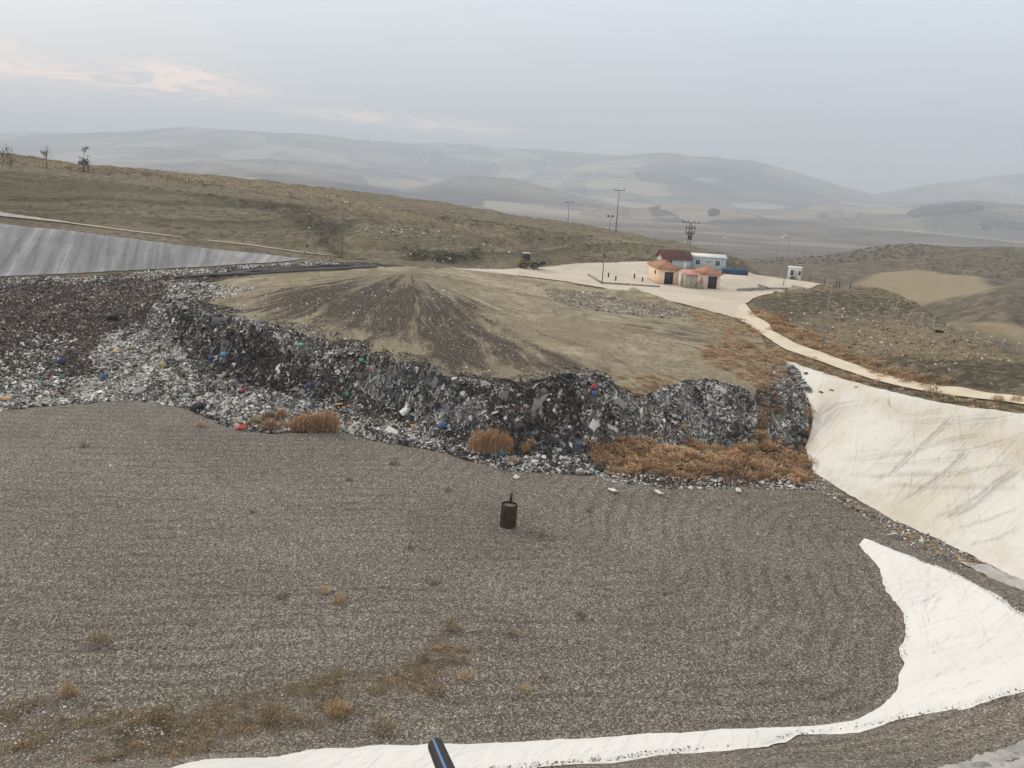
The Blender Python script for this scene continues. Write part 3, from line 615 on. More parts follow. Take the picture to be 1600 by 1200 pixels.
# ------------------------------------------------------------------ cloth sheets
def sheet(name, L, step, off, mat, folds=(), fn=None, warp=.0, seed=0, world=None, puff=.0, puffw=.5, crease=.6, shaded_folds=()):
    pl = poly(L) if world is None else np.array(world)
    xs = np.arange(pl[:, 0].min()-1, pl[:, 0].max()+1, step); ys = np.arange(pl[:, 1].min()-1, pl[:, 1].max()+1, step)
    X, Y = np.meshgrid(xs, ys); s = sdf(X, Y, pl)
    if warp: s = s+warp*fbm(X, Y, 1.2, 4, seed)
    x, y, f = clip_grid(s, xs, ys); z = H(x, y)+off
    if puff: z = z+puff*smooth(0, puffw, -sdf(x, y, pl))
    crease_shade = np.zeros(x.shape)
    for fi, (L2, h, wd) in enumerate(folds):
        q = poly(L2) if not isinstance(L2, np.ndarray) else L2; q = np.array(resample([np.append(a, 0) for a in q], .8))[:, :2]
        d = np.full(x.shape, 1e9); tt = np.zeros(x.shape); sg = np.zeros(x.shape)
        for i, (a, b) in enumerate(zip(q[:-1], q[1:])):
            e = b-a; t = np.clip(((x-a[0])*e[0]+(y-a[1])*e[1])/(e@e), 0, 1); dd = np.hypot(x-a[0]-t*e[0], y-a[1]-t*e[1])
            m = dd < d; d[m] = dd[m]; tt[m] = (i+t[m])/(len(q)-1); sg[m] = np.sign(e[0]*(y-a[1])-e[1]*(x-a[0]))[m]
        wob = wd*(1+.5*fbm(x, y, 2, 2, 70)); env = smooth(0, .2, tt)*smooth(1, .8, tt)*(.8+.35*fbm(x, y, 3.5, 2, 71))
        z = z+(env*smooth(0, 1.2, -sdf(x, y, pl)))*(h*np.exp(-(d/wob)**2)-crease*(.5*h+.15)*np.exp(-((d*sg-1.2*wob)/.13)**2))
        if fi in shaded_folds: crease_shade = np.maximum(crease_shade, env*np.exp(-((d*sg-1.2*wob)/.075)**2))  # groove side of these folds darkened in colour as crease shade
    if fn: z = z+fn(x, y)
    z = np.maximum(z, H(x, y)+.03)
    return new_mesh(name, np.stack([x, y, z], 1), f, mat, attrs=dict(crease_shade=crease_shade))
def zp(L, k, ox, oy): return [(ox+a/k, oy+b/k) for a, b in L]
Zr = lambda L: zp(L, 3.3333, 1180, 540)
fold_r = [([(250,530),(330,465),(410,390)],.34,.20),([(320,600),(380,545),(440,500)],.22,.18),([(430,470),(540,540),(660,575)],.16,.3),([(678,290),(690,350),(760,395),(880,412)],.22,.3),([(740,372),(860,382),(1000,375)],.18,.3),
 ([(650,425),(840,437),(1010,420),(1300,400)],.2,.3),([(350,632),(600,620),(830,580),(1010,530),(1250,480)],.24,.32),([(380,690),(600,717),(1000,712),(1390,640)],.30,.34),([(620,762),(900,777),(1400,777)],.32,.3),
 ([(590,768),(720,690),(820,590),(950,480),(1060,380)],.24,.24),([(750,858),(880,780),(1000,690),(1130,560)],.2,.22),([(970,960),(1120,870),(1250,750),(1395,660)],.34,.24),([(920,945),(1060,890),(1200,790)],.22,.2),
 ([(1025,1000),(1220,940),(1395,870)],.34,.2),([(1090,1070),(1250,1050),(1395,970)],.25,.2),([(480,592),(700,600),(900,560)],.12,.35),([(1000,600),(1200,560),(1400,520)],.14,.4),([(560,660),(800,655),(1100,620)],.14,.3),
 ([(900,480),(1150,430),(1400,400)],.12,.4),([(300,420),(420,350),(560,330)],.10,.4)]
Lr = LTOP[1:12]+LBOT[::-1]+[(1252,712),(1264,685),(1270,655),(1262,625),(1246,596)]
o = sheet('geotextile_sheet', [p[:2] for p in Lr], .085, .07, M['cloth'], [(Zr(a), h*.85, w_*.5) for a, h, w_ in fold_r], lambda x, y: .07*fbm(x, y, 3.5, 4, 72)+.05*fbm(x*.5+y*.86, (x*.86-y*.5)*.2, 1.0, 3, 73)+.02*fbm(x, y, .6, 2, 74), .18, 75, puff=.42, puffw=1.2, crease=1.0, shaded_folds=(0, 1, 3, 6, 7, 8, 9, 10, 11, 13, 14))
tag(o, 'large cream geotextile sheet with long wrinkles covering the bank below the curved road', 'geotextile')
near = [(230,1212),(300,1195),(430,1183),(560,1170),(660,1164),(780,1163),(900,1157),(1000,1149),(1060,1147),(1130,1142),(1200,1140),(1260,1137),(1330,1130),(1372,1108),(1400,1078),(1412,1040),(1404,1018),(1416,985),(1408,955),(1385,925),(1374,892),(1352,866),(1340,852),(1350,842),(1366,846),(1440,878),(1490,896),(1540,922),(1600,960),(1680,1010),(1730,1045),(1600,1085),(1560,1092),(1520,1106),(1460,1116),(1400,1128),(1340,1147),(1250,1152),(1200,1170),(1130,1176),(1060,1179),(960,1194),(850,1200),(700,1218),(400,1240),(250,1230)]
Zn = lambda L: zp(L, 2.857, 1200, 780)
o = sheet('geotextile_sheet', near, .10, .04, M['cloth2'], [(Zn([(715,520),(735,480),(770,445)]),.16,.12),(Zn([(630,535),(660,500)]),.12,.1),(Zn([(700,300),(800,350),(900,390)]),.10,.2),(Zn([(540,420),(700,400),(860,400)]),.08,.3),(Zn([(640,620),(850,560),(1000,540)]),.07,.3),(Zn([(640,760),(850,690),(1100,640)]),.07,.3),(Zn([(1060,590),(1143,580)]),.12,.15),(Zn([(480,300),(560,330),(660,380)]),.12,.16),(Zn([(560,480),(720,460),(880,450),(1000,470)]),.10,.2),(Zn([(640,700),(800,640),(960,610),(1120,600)]),.12,.2),(Zn([(600,840),(760,800),(900,770),(1100,700)]),.14,.22),(Zn([(540,930),(680,900),(820,870),(980,820)]),.14,.2),(Zn([(200,1040),(330,1050),(440,1020),(560,960)]),.14,.16),(Zn([(-160,1060),(0,1050),(120,1060)]),.12,.16),(Zn([(720,380),(900,430),(1050,500),(1143,560)]),.12,.2),(Zn([(-900,1130),(-700,1140),(-500,1125)]),.12,.14),(Zn([(-480,1110),(-300,1120),(-200,1090)]),.12,.14)],
   lambda x, y: .07*fbm(x, y, 2.6, 4, 76)+.025*fbm(x, y, .7, 3, 77), .22, 78, puff=.22, puffw=.7)
tag(o, 'bright white geotextile sheet curving along the near edge of the gravel floor', 'geotextile')
o = sheet('geotextile_scrap', [(1500,880),(1545,884),(1600,906),(1660,935),(1660,950),(1600,924),(1548,906)], .12, .06, M['cloth4'], fn=lambda x, y: .10*fbm(x, y, 1.2, 3, 79), warp=.2, seed=80, puff=.12)
tag(o, 'small dirty geotextile flap on the gravel at the foot of the cream sheet', 'geotextile')
o = sheet('geotextile_scrap', [(1455,1210),(1490,1194),(1528,1183),(1570,1172),(1610,1160),(1660,1144),(1660,1230),(1500,1230)], .05, .05, M['cloth3'], fn=lambda x, y: .26*fbm(x, y, .8, 4, 81)+.08*fbm(x*.4+y, x-y*.3, .35, 2, 82), warp=.2, seed=83, puff=.10)
tag(o, 'crumpled grey geotextile scrap in the bottom corner on near gravel', 'geotextile')
def m_greyliner():
    t = NT('grey_liner'); p = t.pos(); q = t.sep(p)
    a = t.noise(t.comb(t.math('MULTIPLY', t.math('ADD', q[0], t.math('MULTIPLY', q[2], .35)), .75), t.math('MULTIPLY', q[2], .10)), 1, 6, .62, .3); b = t.noise(p, .15, 5, .6)
    col = t.ramp(a, [(.30, (.17, .166, .165)), (.47, (.275, .272, .273)), (.58, (.33, .327, .33)), (.72, (.50, .49, .48))])
    col = t.mix(t.math('MULTIPLY', t.ss(b, .45, .65), .4), col, (.16, .155, .15)); return t.fin(col, .7, .25)
gl = [P(*p)[:2] for p in LLT]+[P(*p)[:2] for p in LLB[7::-1]]
gfold = []
for i in range(34):
    u = RNG.uniform(-150, 370); yt = float(np.interp(u, [q[0] for q in LLT], [q[1] for q in LLT])); yb = float(np.interp(u, [q[0] for q in LLB], [q[1] for q in LLB])); s_ = RNG.uniform(-.35, .1)*(yb-yt)
    a, b = RNG.uniform(0, .4), RNG.uniform(.7, 1); za, zb = (float(np.interp(u, [q[0] for q in LL], [q[2] for q in LL])) for LL in (LLT, LLB))
    A_, B_ = P(u, yt, za)[:2], P(u+RNG.uniform(-22, 8), yb, zb)[:2]; gfold.append((np.array([A_+(B_-A_)*a, A_+(B_-A_)*b]), RNG.uniform(.10, .3), RNG.uniform(.2, .5)))
o = sheet('geotextile_sheet', None, .25, .10, m_greyliner(), gfold, lambda x, y: (.10*fbm(x+.3*y, y*.15, 1.6, 4, 84)+.03*fbm(x, y, 1.2, 2, 85))*smooth(0, 1.5, -sdf(x, y, np.array(gl))), .15, 86, world=gl)
tag(o, 'grey geotextile sheet hanging in folds on the bank below the hillside path', 'geotextile')
for L, lab, sd in (([(1224.5,575),(1237,574),(1250,584),(1252,595),(1244,595),(1233,584)], 'smaller pleated dark liner patch near the top corner of the cream sheet', 1), ([(1246,598),(1262,595),(1279,609),(1277,617),(1262,618),(1250,608)], 'larger pleated grey and black liner patch at the edge of the cream sheet', 2)):
    d0 = poly([(L[0][0], L[0][1]), (L[3][0], L[3][1])]); ax = (d0[1]-d0[0])/np.linalg.norm(d0[1]-d0[0])
    t_ = NT('pleated_liner'); q_ = t_.sep(t_.pos()); wv = t_.noise(t_.comb(t_.math('ADD', t_.math('MULTIPLY', q_[0], ax[0]*3.2), t_.math('MULTIPLY', q_[1], ax[1]*3.2)), t_.math('MULTIPLY', q_[2], .5)), 1, 3, .6)
    mt = t_.fin(t_.ramp(wv, [(.42, (.02, .02, .022)), (.52, (.10, .10, .105)), (.62, (.36, .36, .36))]), .6, .3)
    o = sheet('pleated_liner', L, .07, .26, mt, fn=lambda x, y: .10*np.abs(np.sin((x*ax[0]+y*ax[1])*5.5+2*fbm(x, y, 1, 2, 90+sd))), warp=.2, seed=88+sd)
    tag(o, lab, 'liner patch', 'pleated liner patches on the cream sheet')
# ------------------------------------------------------------------ gas well
p = snap(793, 824)
wl = thing('gas_well', p+Vector((0, 0, -.1)), 'rusty brown cylinder gas well with a thin black pipe standing alone on the gravel', 'gas well'); wl.rotation_euler = (R(-1), R(1.5), 0)
r0 = 12.6*dist(p)/F; hh = height(p, 786)+.02
m = MB().lathe([(r0, 0), (r0*1.0, hh*.48), (r0*1.012, hh*.49), (r0*1.012, hh*.51), (r0*.995, hh*.52), (r0*.99, hh), (r0*.95, hh+.02), (r0*.93, hh-.02), (r0*.93, hh*.8)], 40)
for k in range(26):
    a = 2*math.pi*k/26
    m.box(r0-.01, r0+.014, -.012, .012, .05, hh*.47, rot=None) if False else None
m.build('casing', M['rust'], wl, True)
V = []; rng = RNG.normal(0, .03, (6, 24))
g_ = MB().lathe([(r0*.93*(1-i/5), hh*.90+.02+.05*i/5) for i in range(6)], 24); g_.build('gravel_fill', M['gravel'], wl)
pipe_h = height(p, 768.5)
MB().tube([(.05, 0, hh*.8), (.07, 0, hh*1.2), (.10, .02, pipe_h)], .105, 14).build('vent_pipe', M['black'], wl, True)
MB().lathe([(r0*1.0, .16), (r0*1.12, .17), (r0*1.35, .12), (r0*1.9, .04)], 30).build('gravel_skirt', M['gravel'], wl, True)
MB().lathe([(.16, hh*.9), (.17, hh*.96), (.12, hh*1.0), (.10, hh*1.02)], 14, (.055, 0, 0)).build('collar', M['conc'], wl, True)
# ------------------------------------------------------------------ near pipe
e = P(681, 1166, d=8.3); b0 = P(712, 1240, d=6.4); d_ = Vector(b0-e).normalized(); tail = Vector(e)+d_*9.0
pp = thing('drain_pipe', e, 'black plastic pipe end with a blue stripe poking in at the bottom edge', 'pipe')
dl = tail-Vector(e)
rr_ = 11.5*dist(e)/F
m = MB().tube([(0, 0, 0), dl*.5, dl], rr_, 24, caps=False); m.tube([dl*.2, dl*.02, (0, 0, 0)], rr_*.86, 24, caps=False)
a = dl.normalized().cross(Vector((0, 0, 1))).normalized(); b = dl.normalized().cross(a)
n_ = 24; V = [(a*math.cos(2*math.pi*k/n_)+b*math.sin(2*math.pi*k/n_))*q for q in (rr_, rr_*.86) for k in range(n_)]
m.poly(V, [(k, (k+1) % n_, n_+(k+1) % n_, n_+k) for k in range(n_)]); m.build('pipe_body', M['black'], pp, True)
up = (-b if b.z < 0 else b); V = []
for q in (0, 1):
    for k in range(4):
        an = R(14+k*5); V.append(dl*q*.98+(up*math.cos(an)-a*math.sin(an)*(-1))*rr_*1.012)
MB().poly(V, [(k, k+1, 5+k, 4+k) for k in range(3)]).build('stripe', M['bluestripe'], pp)
# ------------------------------------------------------------------ pipes lying on the tip
def gpipe(L, r, lab):
    pts = []
    for q in resample([at(*q) for q in L], 1.5): pts.append((q[0], q[1], float(H(q[0], q[1]))+r*1.1+.1))
    k = np.ones(5)/5; A = np.array(pts); z = np.convolve(np.pad(A[:, 2], 2, mode='edge'), k, 'valid'); A[:, 2] = np.maximum(z, A[:, 2]-.05)
    pr = thing('black_pipe', A[0], lab, 'pipe', 0, 'long black pipes lying on the tip')
    MB().tube([Vector(q)-Vector(A[0]) for q in A], r, 12).build('pipe_body', M['hosep'], pr, True)
M['hosep'] = plain('weathered_black_pipe', (.075, .074, .075), .55, .4, .3, .4)
gpipe([(272,438.5),(330,434),(400,430),(480,426),(540,423),(590,419.8)], .20, 'long black pipe lying on the tip, front one of the bundle')
gpipe([(300,434),(380,428.5),(460,424.5),(530,421),(586,417.8)], .19, 'long black pipe lying on the tip, middle one of the bundle')
gpipe([(318,431),(400,425.2),(470,421),(552,416.5)], .17, 'long black pipe lying on the tip, rear one of the bundle next to litter')
# ------------------------------------------------------------------ pump houses and cabins
def frame(pl_, pr_):
    a, b = Vector(at(*pl_)), Vector(at(*pr_)); d = b-a; return a, math.atan2(d.y, d.x), math.hypot(d.x, d.y)
def hiproof(w, d, h, rise, ov, name='roof', mat=None, par=None):
    m = MB(); x0, x1, y0, y1 = -ov, w+ov, -ov, d+ov; L = min(x1-x0, y1-y0)/2
    if d >= w: r1, r2 = ((x0+x1)/2, y0+L, h+rise), ((x0+x1)/2, y1-L, h+rise)
    else: r1, r2 = (x0+L, (y0+y1)/2, h+rise), (x1-L, (y0+y1)/2, h+rise)
    V = [(x0, y0, h), (x1, y0, h), (x1, y1, h), (x0, y1, h), (x0, y0, h-.14), (x1, y0, h-.14), (x1, y1, h-.14), (x0, y1, h-.14), r1, r2]
    Fc = [(4, 5, 1, 0), (5, 6, 2, 1), (6, 7, 3, 2), (7, 4, 0, 3), (7, 6, 5, 4)]
    Fc += [(0, 1, 8), (1, 2, 9, 8), (2, 3, 9), (3, 0, 8, 9)] if d >= w else [(0, 1, 9, 8), (1, 2, 9), (2, 3, 8, 9), (3, 0, 8)]
    o = m.poly(V, Fc).build(name, mat, par)
    c = MB(); 
    for q in (0, 1): c.tube([V[q], r1 if d >= w or q == 0 else r2], .09, 6)
    for q in (2, 3): c.tube([V[q], r2 if d >= w or q == 2 else r1], .09, 6)
    c.tube([r1, r2], .09, 6); c.build('ridge_tiles', M['tile2'], o); return o
M['tile2'] = plain('pale_ridge_tiles', (.42, .2, .14), .9, .1, .2, 2)
def pump_house(pl_, pr_, depth, wallm, lab, side_win=True, ht=3.1, rz=R(5)):
    a, _, w_ = frame(pl_, pr_); w_ *= 1.03
    h = thing('pump_house', a, lab, 'house', rz, 'small tiled pump houses in the yard')
    MB().box(0, w_, 0, depth, .12, ht, .03).build('wall', wallm, h)
    MB().box(-.12, w_+.12, -.12, depth+.12, -.4, .12).build('plinth', M['conc'], h)
    hiproof(w_, depth, ht+.06, 1.15, .38, mat=M['tile'], par=h)
    dx0, dx1 = w_*.28, w_*.28+1.75
    d = MB().box(dx0, dx1, -.05, .02, .14, 2.5).build('door', M['door'], h)
    m = MB()
    for q in (dx0-.08, dx1): m.box(q, q+.08, -.07, .01, .14, 2.58)
    m.box(dx0-.08, dx1+.08, -.075, .01, 2.585, 2.66); m.build('door_frame', wallm, h)
    MB().box((dx0+dx1)/2+.05, (dx0+dx1)/2+.09, -.10, -.05, 1.1, 1.35).build('handle', M['steel'], d)
    m = MB(); m.tube([((dx0+dx1)/2, -.02, 2.9), ((dx0+dx1)/2, -.22, 2.86)], [.05, .12], 10); m.build('lamp', M['darkmetal'], h)
    if side_win:
        o = MB().box(-.03, .04, depth*.30, depth*.30+.9, 1.75, 2.45).build('window', M['glass'], h)
        m = MB()
        for q in (0, .86): m.box(-.06, .03, depth*.30+q, depth*.30+q+.06, 1.72, 2.48)
        m.box(-.055, .03, depth*.30+.06, depth*.30+.86, 1.70, 1.75); m.box(-.055, .03, depth*.30+.06, depth*.30+.86, 2.45, 2.5); m.build('frame', M['darkmetal'], o)
    return h, rz, w_
h1, rz1, w1 = pump_house((1028.4,444.6), (1059,447.2), 9.0, M['pink'], 'peach pump house with hipped terracotta roof, nearest the row of bollards')
h2, rz2, w2 = pump_house((1097.5,451.6), (1124,453.6), 6.0, M['pink2'], 'pinker pump house with hipped roof on the far side of the grey shed', False, 2.9)
a, rz, w_ = frame((1070.5,451.0), (1089.5,452.2)); rz = R(5)
sh = thing('metal_shed', a, 'grey sheet metal shed with faded red roof between the two pump houses', 'shed', rz)
MB().box(0, w_, 0, 3.6, .05, 2.6, .02).build('wall', M['shed'], sh)
m = MB().poly([(-.15, -.25, 2.62), (w_+.15, -.25, 2.62), (w_+.15, 3.8, 3.1), (-.15, 3.8, 3.1), (-.15, -.25, 2.74), (w_+.15, -.25, 2.74), (w_+.15, 3.8, 3.22), (-.15, 3.8, 3.22)], [(0, 3, 2, 1), (4, 5, 6, 7), (0, 1, 5, 4), (1, 2, 6, 5), (2, 3, 7, 6), (3, 0, 4, 7)]); m.build('roof', M['shedroof'], sh)
for k in (0, 1):
    d = MB().box(w_*(.05+.46*k), w_*(.49+.46*k), -.05, .0, .1, 2.45, .01).build('door', M['shed2'] if 'shed2' in M else M['shed'], sh)
    MB().box(w_*(.45+.08*k), w_*(.45+.08*k)+.06, -.1, -.05, 1.0, 1.3).build('handle', M['darkmetal'], d)
[MB().box(w_*q, w_*q+.03, -.03, 0, .06, 2.6).build('corner_trim', M['steel'], sh) for q in (.01, .97)]
p = snap(1092.6, 452.3); bt = thing('water_tank', p, 'small dark tank against the pinker pump house beside the shed', 'tank', rz)
m = MB().lathe([(.0, 0), (.55, .0), (.6, .1), (.6, .95), (.5, 1.1), (.2, 1.15), (.18, 1.25), (0, 1.26)], 18); m.build('tank_body', M['darkmetal2'] if 'darkmetal2' in M else M['conc'], bt, True)
MB().lathe([(.2, 1.24), (.22, 1.3), (0, 1.33)], 12).build('lid', M['darkmetal'], bt, True)
# brown roofed house behind
a, rz, w_ = frame((1040.5,420), (1077,422.5)); rz = R(7); w_ = 36*dist(a)/F
bh = thing('site_house', a, 'pale blue house with maroon gabled roof partly behind the peach pump house', 'house', rz)
W_, D_, H_ = 6.6, 5.2, 2.5
MB().box(-.8, W_-.8, 0, D_, 0, H_).build('wall', M['bluewall'], bh)
m = MB().poly([(-.8, D_*0, H_), (-.8, D_, H_), (-.8, D_/2, H_+1.6), (-.72, 0, H_), (-.72, D_, H_), (-.72, D_/2, H_+1.6)], [(0, 2, 1), (3, 4, 5), (0, 3, 5, 2), (2, 5, 4, 1), (0, 1, 4, 3)]); m.build('gable', M['orangewood'], bh)
m = MB(); x0, x1 = -1.25, W_-.4
for s_, (ya, yb) in enumerate(((-.5, D_/2), (D_+.5, D_/2))):
    za, zb = H_-.3, H_+1.62; m.poly([(x0, ya, za), (x1, ya, za), (x1, yb, zb), (x0, yb, zb), (x0, ya, za+.12), (x1, ya, za+.12), (x1, yb, zb+.12), (x0, yb, zb+.12)], [(0, 3, 2, 1), (4, 5, 6, 7), (0, 1, 5, 4), (1, 2, 6, 5), (3, 0, 4, 7)])
m.build('roof', M['darkroof'], bh)
MB().box(4.0, 4.9, -.05, .0, .05, 2.1).build('door', M['whitepaint'], bh)
def window(par, x0, x1, z0, z1, y=0., fm=None, mull=1):
    o = MB().box(x0, x1, y-.045, y+.02, z0, z1).build('window', M['glass'], par); m = MB(); t_ = .06
    for q in [x0-t_, x1]+[x0+(x1-x0)*(k+1)/(mull+1)-t_/2 for k in range(mull)]: m.box(q, q+t_, y-.075, y+.01, z0-t_, z1+t_)
    for q in (z0-t_*.99, z1-.001): m.box(x0-.001, x1+.001, y-.07, y+.01, q, q+t_*.97)
    m.build('frame', fm or M['whitepaint'], o); return o
window(bh, .2, 1.3, 1.1, 2.0)
# long blue cabin
a, rz, w_ = frame((1075,420.5), (1129,423.5)); rz = R(-6); w_ = 55*dist(a)/F
cb = thing('prefab_cabin', a, 'long pale blue prefab cabin with white flat roof behind the pump houses', 'cabin', rz)
MB().box(0, w_, 0, 3.2, .15, 3.0, .03).build('wall', M['bluewall'], cb)
MB().box(-.02, .02, .03, 3.17, .2, 2.98).build('end_panel', M['bluewall2'], cb)
MB().poly([(-.2, -.25, 3.0), (w_+.2, -.25, 3.0), (w_+.2, 3.5, 3.45), (-.2, 3.5, 3.45), (-.2, -.25, 3.14), (w_+.2, -.25, 3.14), (w_+.2, 3.5, 3.6), (-.2, 3.5, 3.6)], [(0, 3, 2, 1), (4, 5, 6, 7), (0, 1, 5, 4), (1, 2, 6, 5), (2, 3, 7, 6), (3, 0, 4, 7)]).build('roof', M['whitepaint'], cb)
for u, ww, z0, z1 in ((.19, .115, 1.25, 2.35), (.475, .045, 1.85, 2.3), (.545, .045, 1.85, 2.3), (.72, .115, 1.25, 2.35)): window(cb, w_*u, w_*(u+ww), z0, z1)
[MB().box(w_*q-.02, w_*q+.02, -.012, 0, .16, 3.0).build('seam_strip', M['bluewall2'], cb) for q in (.1, .36, .64, .9)]
[MB().box(w_*q-.2, w_*q+.2, .4, 2.8, -.2, .149).build('skid', M['conc'], cb) for q in (.06, .5, .94)]
# blue trough
a, rz, w_ = frame((1128,428.3), (1168.5,431.3))
bs = thing('blue_basin', a, 'long low dark blue steel basin lying in the yard beyond the pinker pump house', 'basin', rz)
m = MB(); hb_ = 1.15
m.box(0, w_, 0, .12, 0, hb_); m.box(0, w_, 2.1, 2.22, 0, hb_); m.box(0, .12, .12, 2.1, 0, hb_); m.box(w_-.12, w_, .12, 2.1, 0, hb_); m.box(.12, w_-.12, .12, 2.1, 0, .12); m.build('body', M['blue'], bs)
[MB().box(w_*k/9+.05, w_*k/9+.13, -.07, 0, 0, hb_-.1).build('rib', M['blue'], bs) for k in range(9)]
m = MB(); m.box(-.08, w_+.08, -.1, .14, hb_+.002, hb_+.12); m.box(-.08, w_+.08, 2.08, 2.32, hb_+.002, hb_+.12); m.build('rim', M['bluestripe'], bs)
# white cabin
a, rz, w_ = frame((1229.5,436), (1250.5,438.6))
wc = thing('guard_cabin', a, 'small white guard cabin with two windows at the far edge of the yard', 'cabin', rz)
MB().box(0, w_, 0, 2.4, .1, 2.65, .04).build('wall', M['whitepaint'], wc)
MB().box(-.1, w_+.1, -.12, 2.5, 2.66, 2.8, .03).build('roof', M['whitepaint'], wc)
window(wc, w_*.22, w_*.42, 1.0, 2.1, fm=M['steel']); window(wc, w_*.82, w_*.95, 1.1, 2.0, fm=M['steel'], mull=0)
d = MB().box(w_*.52, w_*.76, -.05, .0, .14, 2.2).build('door', M['concpale'], wc); MB().box(w_*.54, w_*.56, -.1, -.05, 1.0, 1.2).build('handle', M['darkmetal'], d)
MB().box(w_*.25, w_*.5, -.9, -.1, .05, .75, .1).build('air_unit', M['darkmetal'], wc)
MB().box(-.1, w_+.1, -.1, 2.5, -.5, .1).build('base', M['conc'], wc)
# low walls
def lowwall(L, h, th, lab):
    A = [Vector(at(*q)) for q in L]; o = A[0]; w_ = thing('low_wall', o, lab, 'low wall', 0, 'low concrete walls in the yard'); m = MB()
    for i, (a, b) in enumerate(zip(A[:-1], A[1:])):
        d = (b-a); n = Vector((-d.y, d.x, 0)).normalized()*th/2; e_ = d.normalized()*(.001 if i == 0 else th*.5); a2 = a+e_; V = []
        for q, zz in ((a2, 0), (b, 0)): V += [q-n+Vector((0, 0, -.4)), q+n+Vector((0, 0, -.4)), q-n+Vector((0, 0, h-.003*i)), q+n+Vector((0, 0, h-.003*i))]
        m.poly([v-o for v in V], [(0, 2, 3, 1), (4, 5, 7, 6), (0, 4, 6, 2), (1, 3, 7, 5), (2, 6, 7, 3), (0, 1, 5, 4)])
    m.build('wall_body', M['conc'], w_)
lowwall([(919,431),(940,444),(985,446.8),(1031,449.8)], .42, .3, 'low bent concrete wall running from a short lamp post to the peach pump house')
lowwall([(1152.5,455.5),(1176,453.8),(1199,452.5),(1184,447.5)], .55, .35, 'low concrete wall with a return beside the start of the curved road')
lowwall([(1200,453),(1230,453.2),(1256,453.6),(1238,449.5)], .5, .35, 'low concrete wall past the two-headed lamp at the edge of the mound')
lowwall([(1176,436),(1160,447.5),(1140,449)], .12, .25, 'thin pale kerb line crossing the yard') if False else None
# bollards
bo = None
for px, py, tp, lab in ((950.5,434,426,'black bollard in the yard, farthest from the peach pump house'), (961.8,439.5,431,'black bollard in the yard, second from the short lamp post'), (991,436,427.3,'black bollard in the yard, farther back of the two near the peach house'), (1003.6,441,433.2,'black bollard in the yard, closest to the peach pump house')):
    p = snap(px, py); h = height(p, tp)
    b_ = thing('bollard', p, lab, 'bollard', 0, 'black bollards in the yard')
    MB().lathe([(.17, -.2), (.15, .05), (.14, h-.1), (.11, h-.02), (0, h)], 12).build('post', M['black'], b_, True)
    MB().lathe([(.30, -.1), (.30, .04), (.16, .06)], 12).build('base', M['conc'], b_, True)
# ------------------------------------------------------------------ loader
p = snap(826, 420.5); ld = thing('wheel_loader', p, 'yellow wheel loader with dark cab and raised bucket parked at the foot of the hill', 'loader', R(14))
m = MB().box(-2.1, -.2, -.75, .75, .75, 1.75, .1); m.box(-2.15, -1.0, -.7, .7, 1.75, 2.05, .12); m.box(-.1, 1.2, -.5, .5, .7, 1.4, .08); m.build('body', M['yellow'], ld)
c = MB()
for x in (-1.35, -.05):
    for y in (-.62, .56): c.box(x, x+.09, y, y+.06, 1.78, 3.2)
c.box(-1.32, .02, -.60, .60, 1.76, 2.2); cab = c.build('cab', M['darkmetal'], ld)
MB().box(-1.28, -.02, -.57, .57, 2.21, 3.18).build('glass', M['glass'], cab); MB().box(-1.5, .15, -.72, .72, 3.2, 3.4, .06).build('roof', M['concpale'], cab)
for x in (-1.3, 1.15):
    for y in (-1.0, .55):
        w_ = MB().poly([(x+r_*math.cos(2*math.pi*k/20), y+yy, .75+r_*math.sin(2*math.pi*k/20)) for yy, r_ in ((0, .62), (.05, .75), (.4, .75), (.45, .62)) for k in range(20)], [(i*20+k, i*20+(k+1) % 20, (i+1)*20+(k+1) % 20, (i+1)*20+k) for i in range(3) for k in range(20)]).build('wheel', M['rubber'], ld)
        MB().poly([(x+r_*math.cos(2*math.pi*k/14), y+yy, .75+r_*math.sin(2*math.pi*k/14)) for yy, r_ in ((-.03, .2), (-.01, .42), (.46, .42), (.48, .2)) for k in range(14)], [(i*14+k, i*14+(k+1) % 14, (i+1)*14+(k+1) % 14, (i+1)*14+k) for i in range(3) for k in range(14)]+[tuple(range(14)), tuple(range(55, 41, -1))]).build('rim', M['yellow'], w_)
for y in (-.55, .43): MB().tube([(.3, y+.06, 1.5), (1.3, y+.06, 1.25), (2.0, y+.06, .7)], .11, 8).build('lift_arm', M['yellow'], ld)
V = []; nb = 9
for y in (-1.25, 1.25):
    for k in range(nb):
        an = R(-70+k*190/(nb-1)+80); V.append((2.65+.85*math.cos(an), y, 1.05+.85*math.sin(an)))
bk = MB().poly(V, [(k, k+1, nb+k+1, nb+k) for k in range(nb-1)]+[tuple(range(nb)), tuple(range(2*nb-1, nb-1, -1))]); bk.build('bucket', M['teal'], ld)
MB().tube([(-1.7, .35, 2.0), (-1.7, .35, 2.75)], .05, 8).build('exhaust', M['rust'], ld)
for y in (-.55, .45): MB().box(.12, .2, y, y+.12, 2.95, 3.1).build('headlight', M['lampglass'], ld)
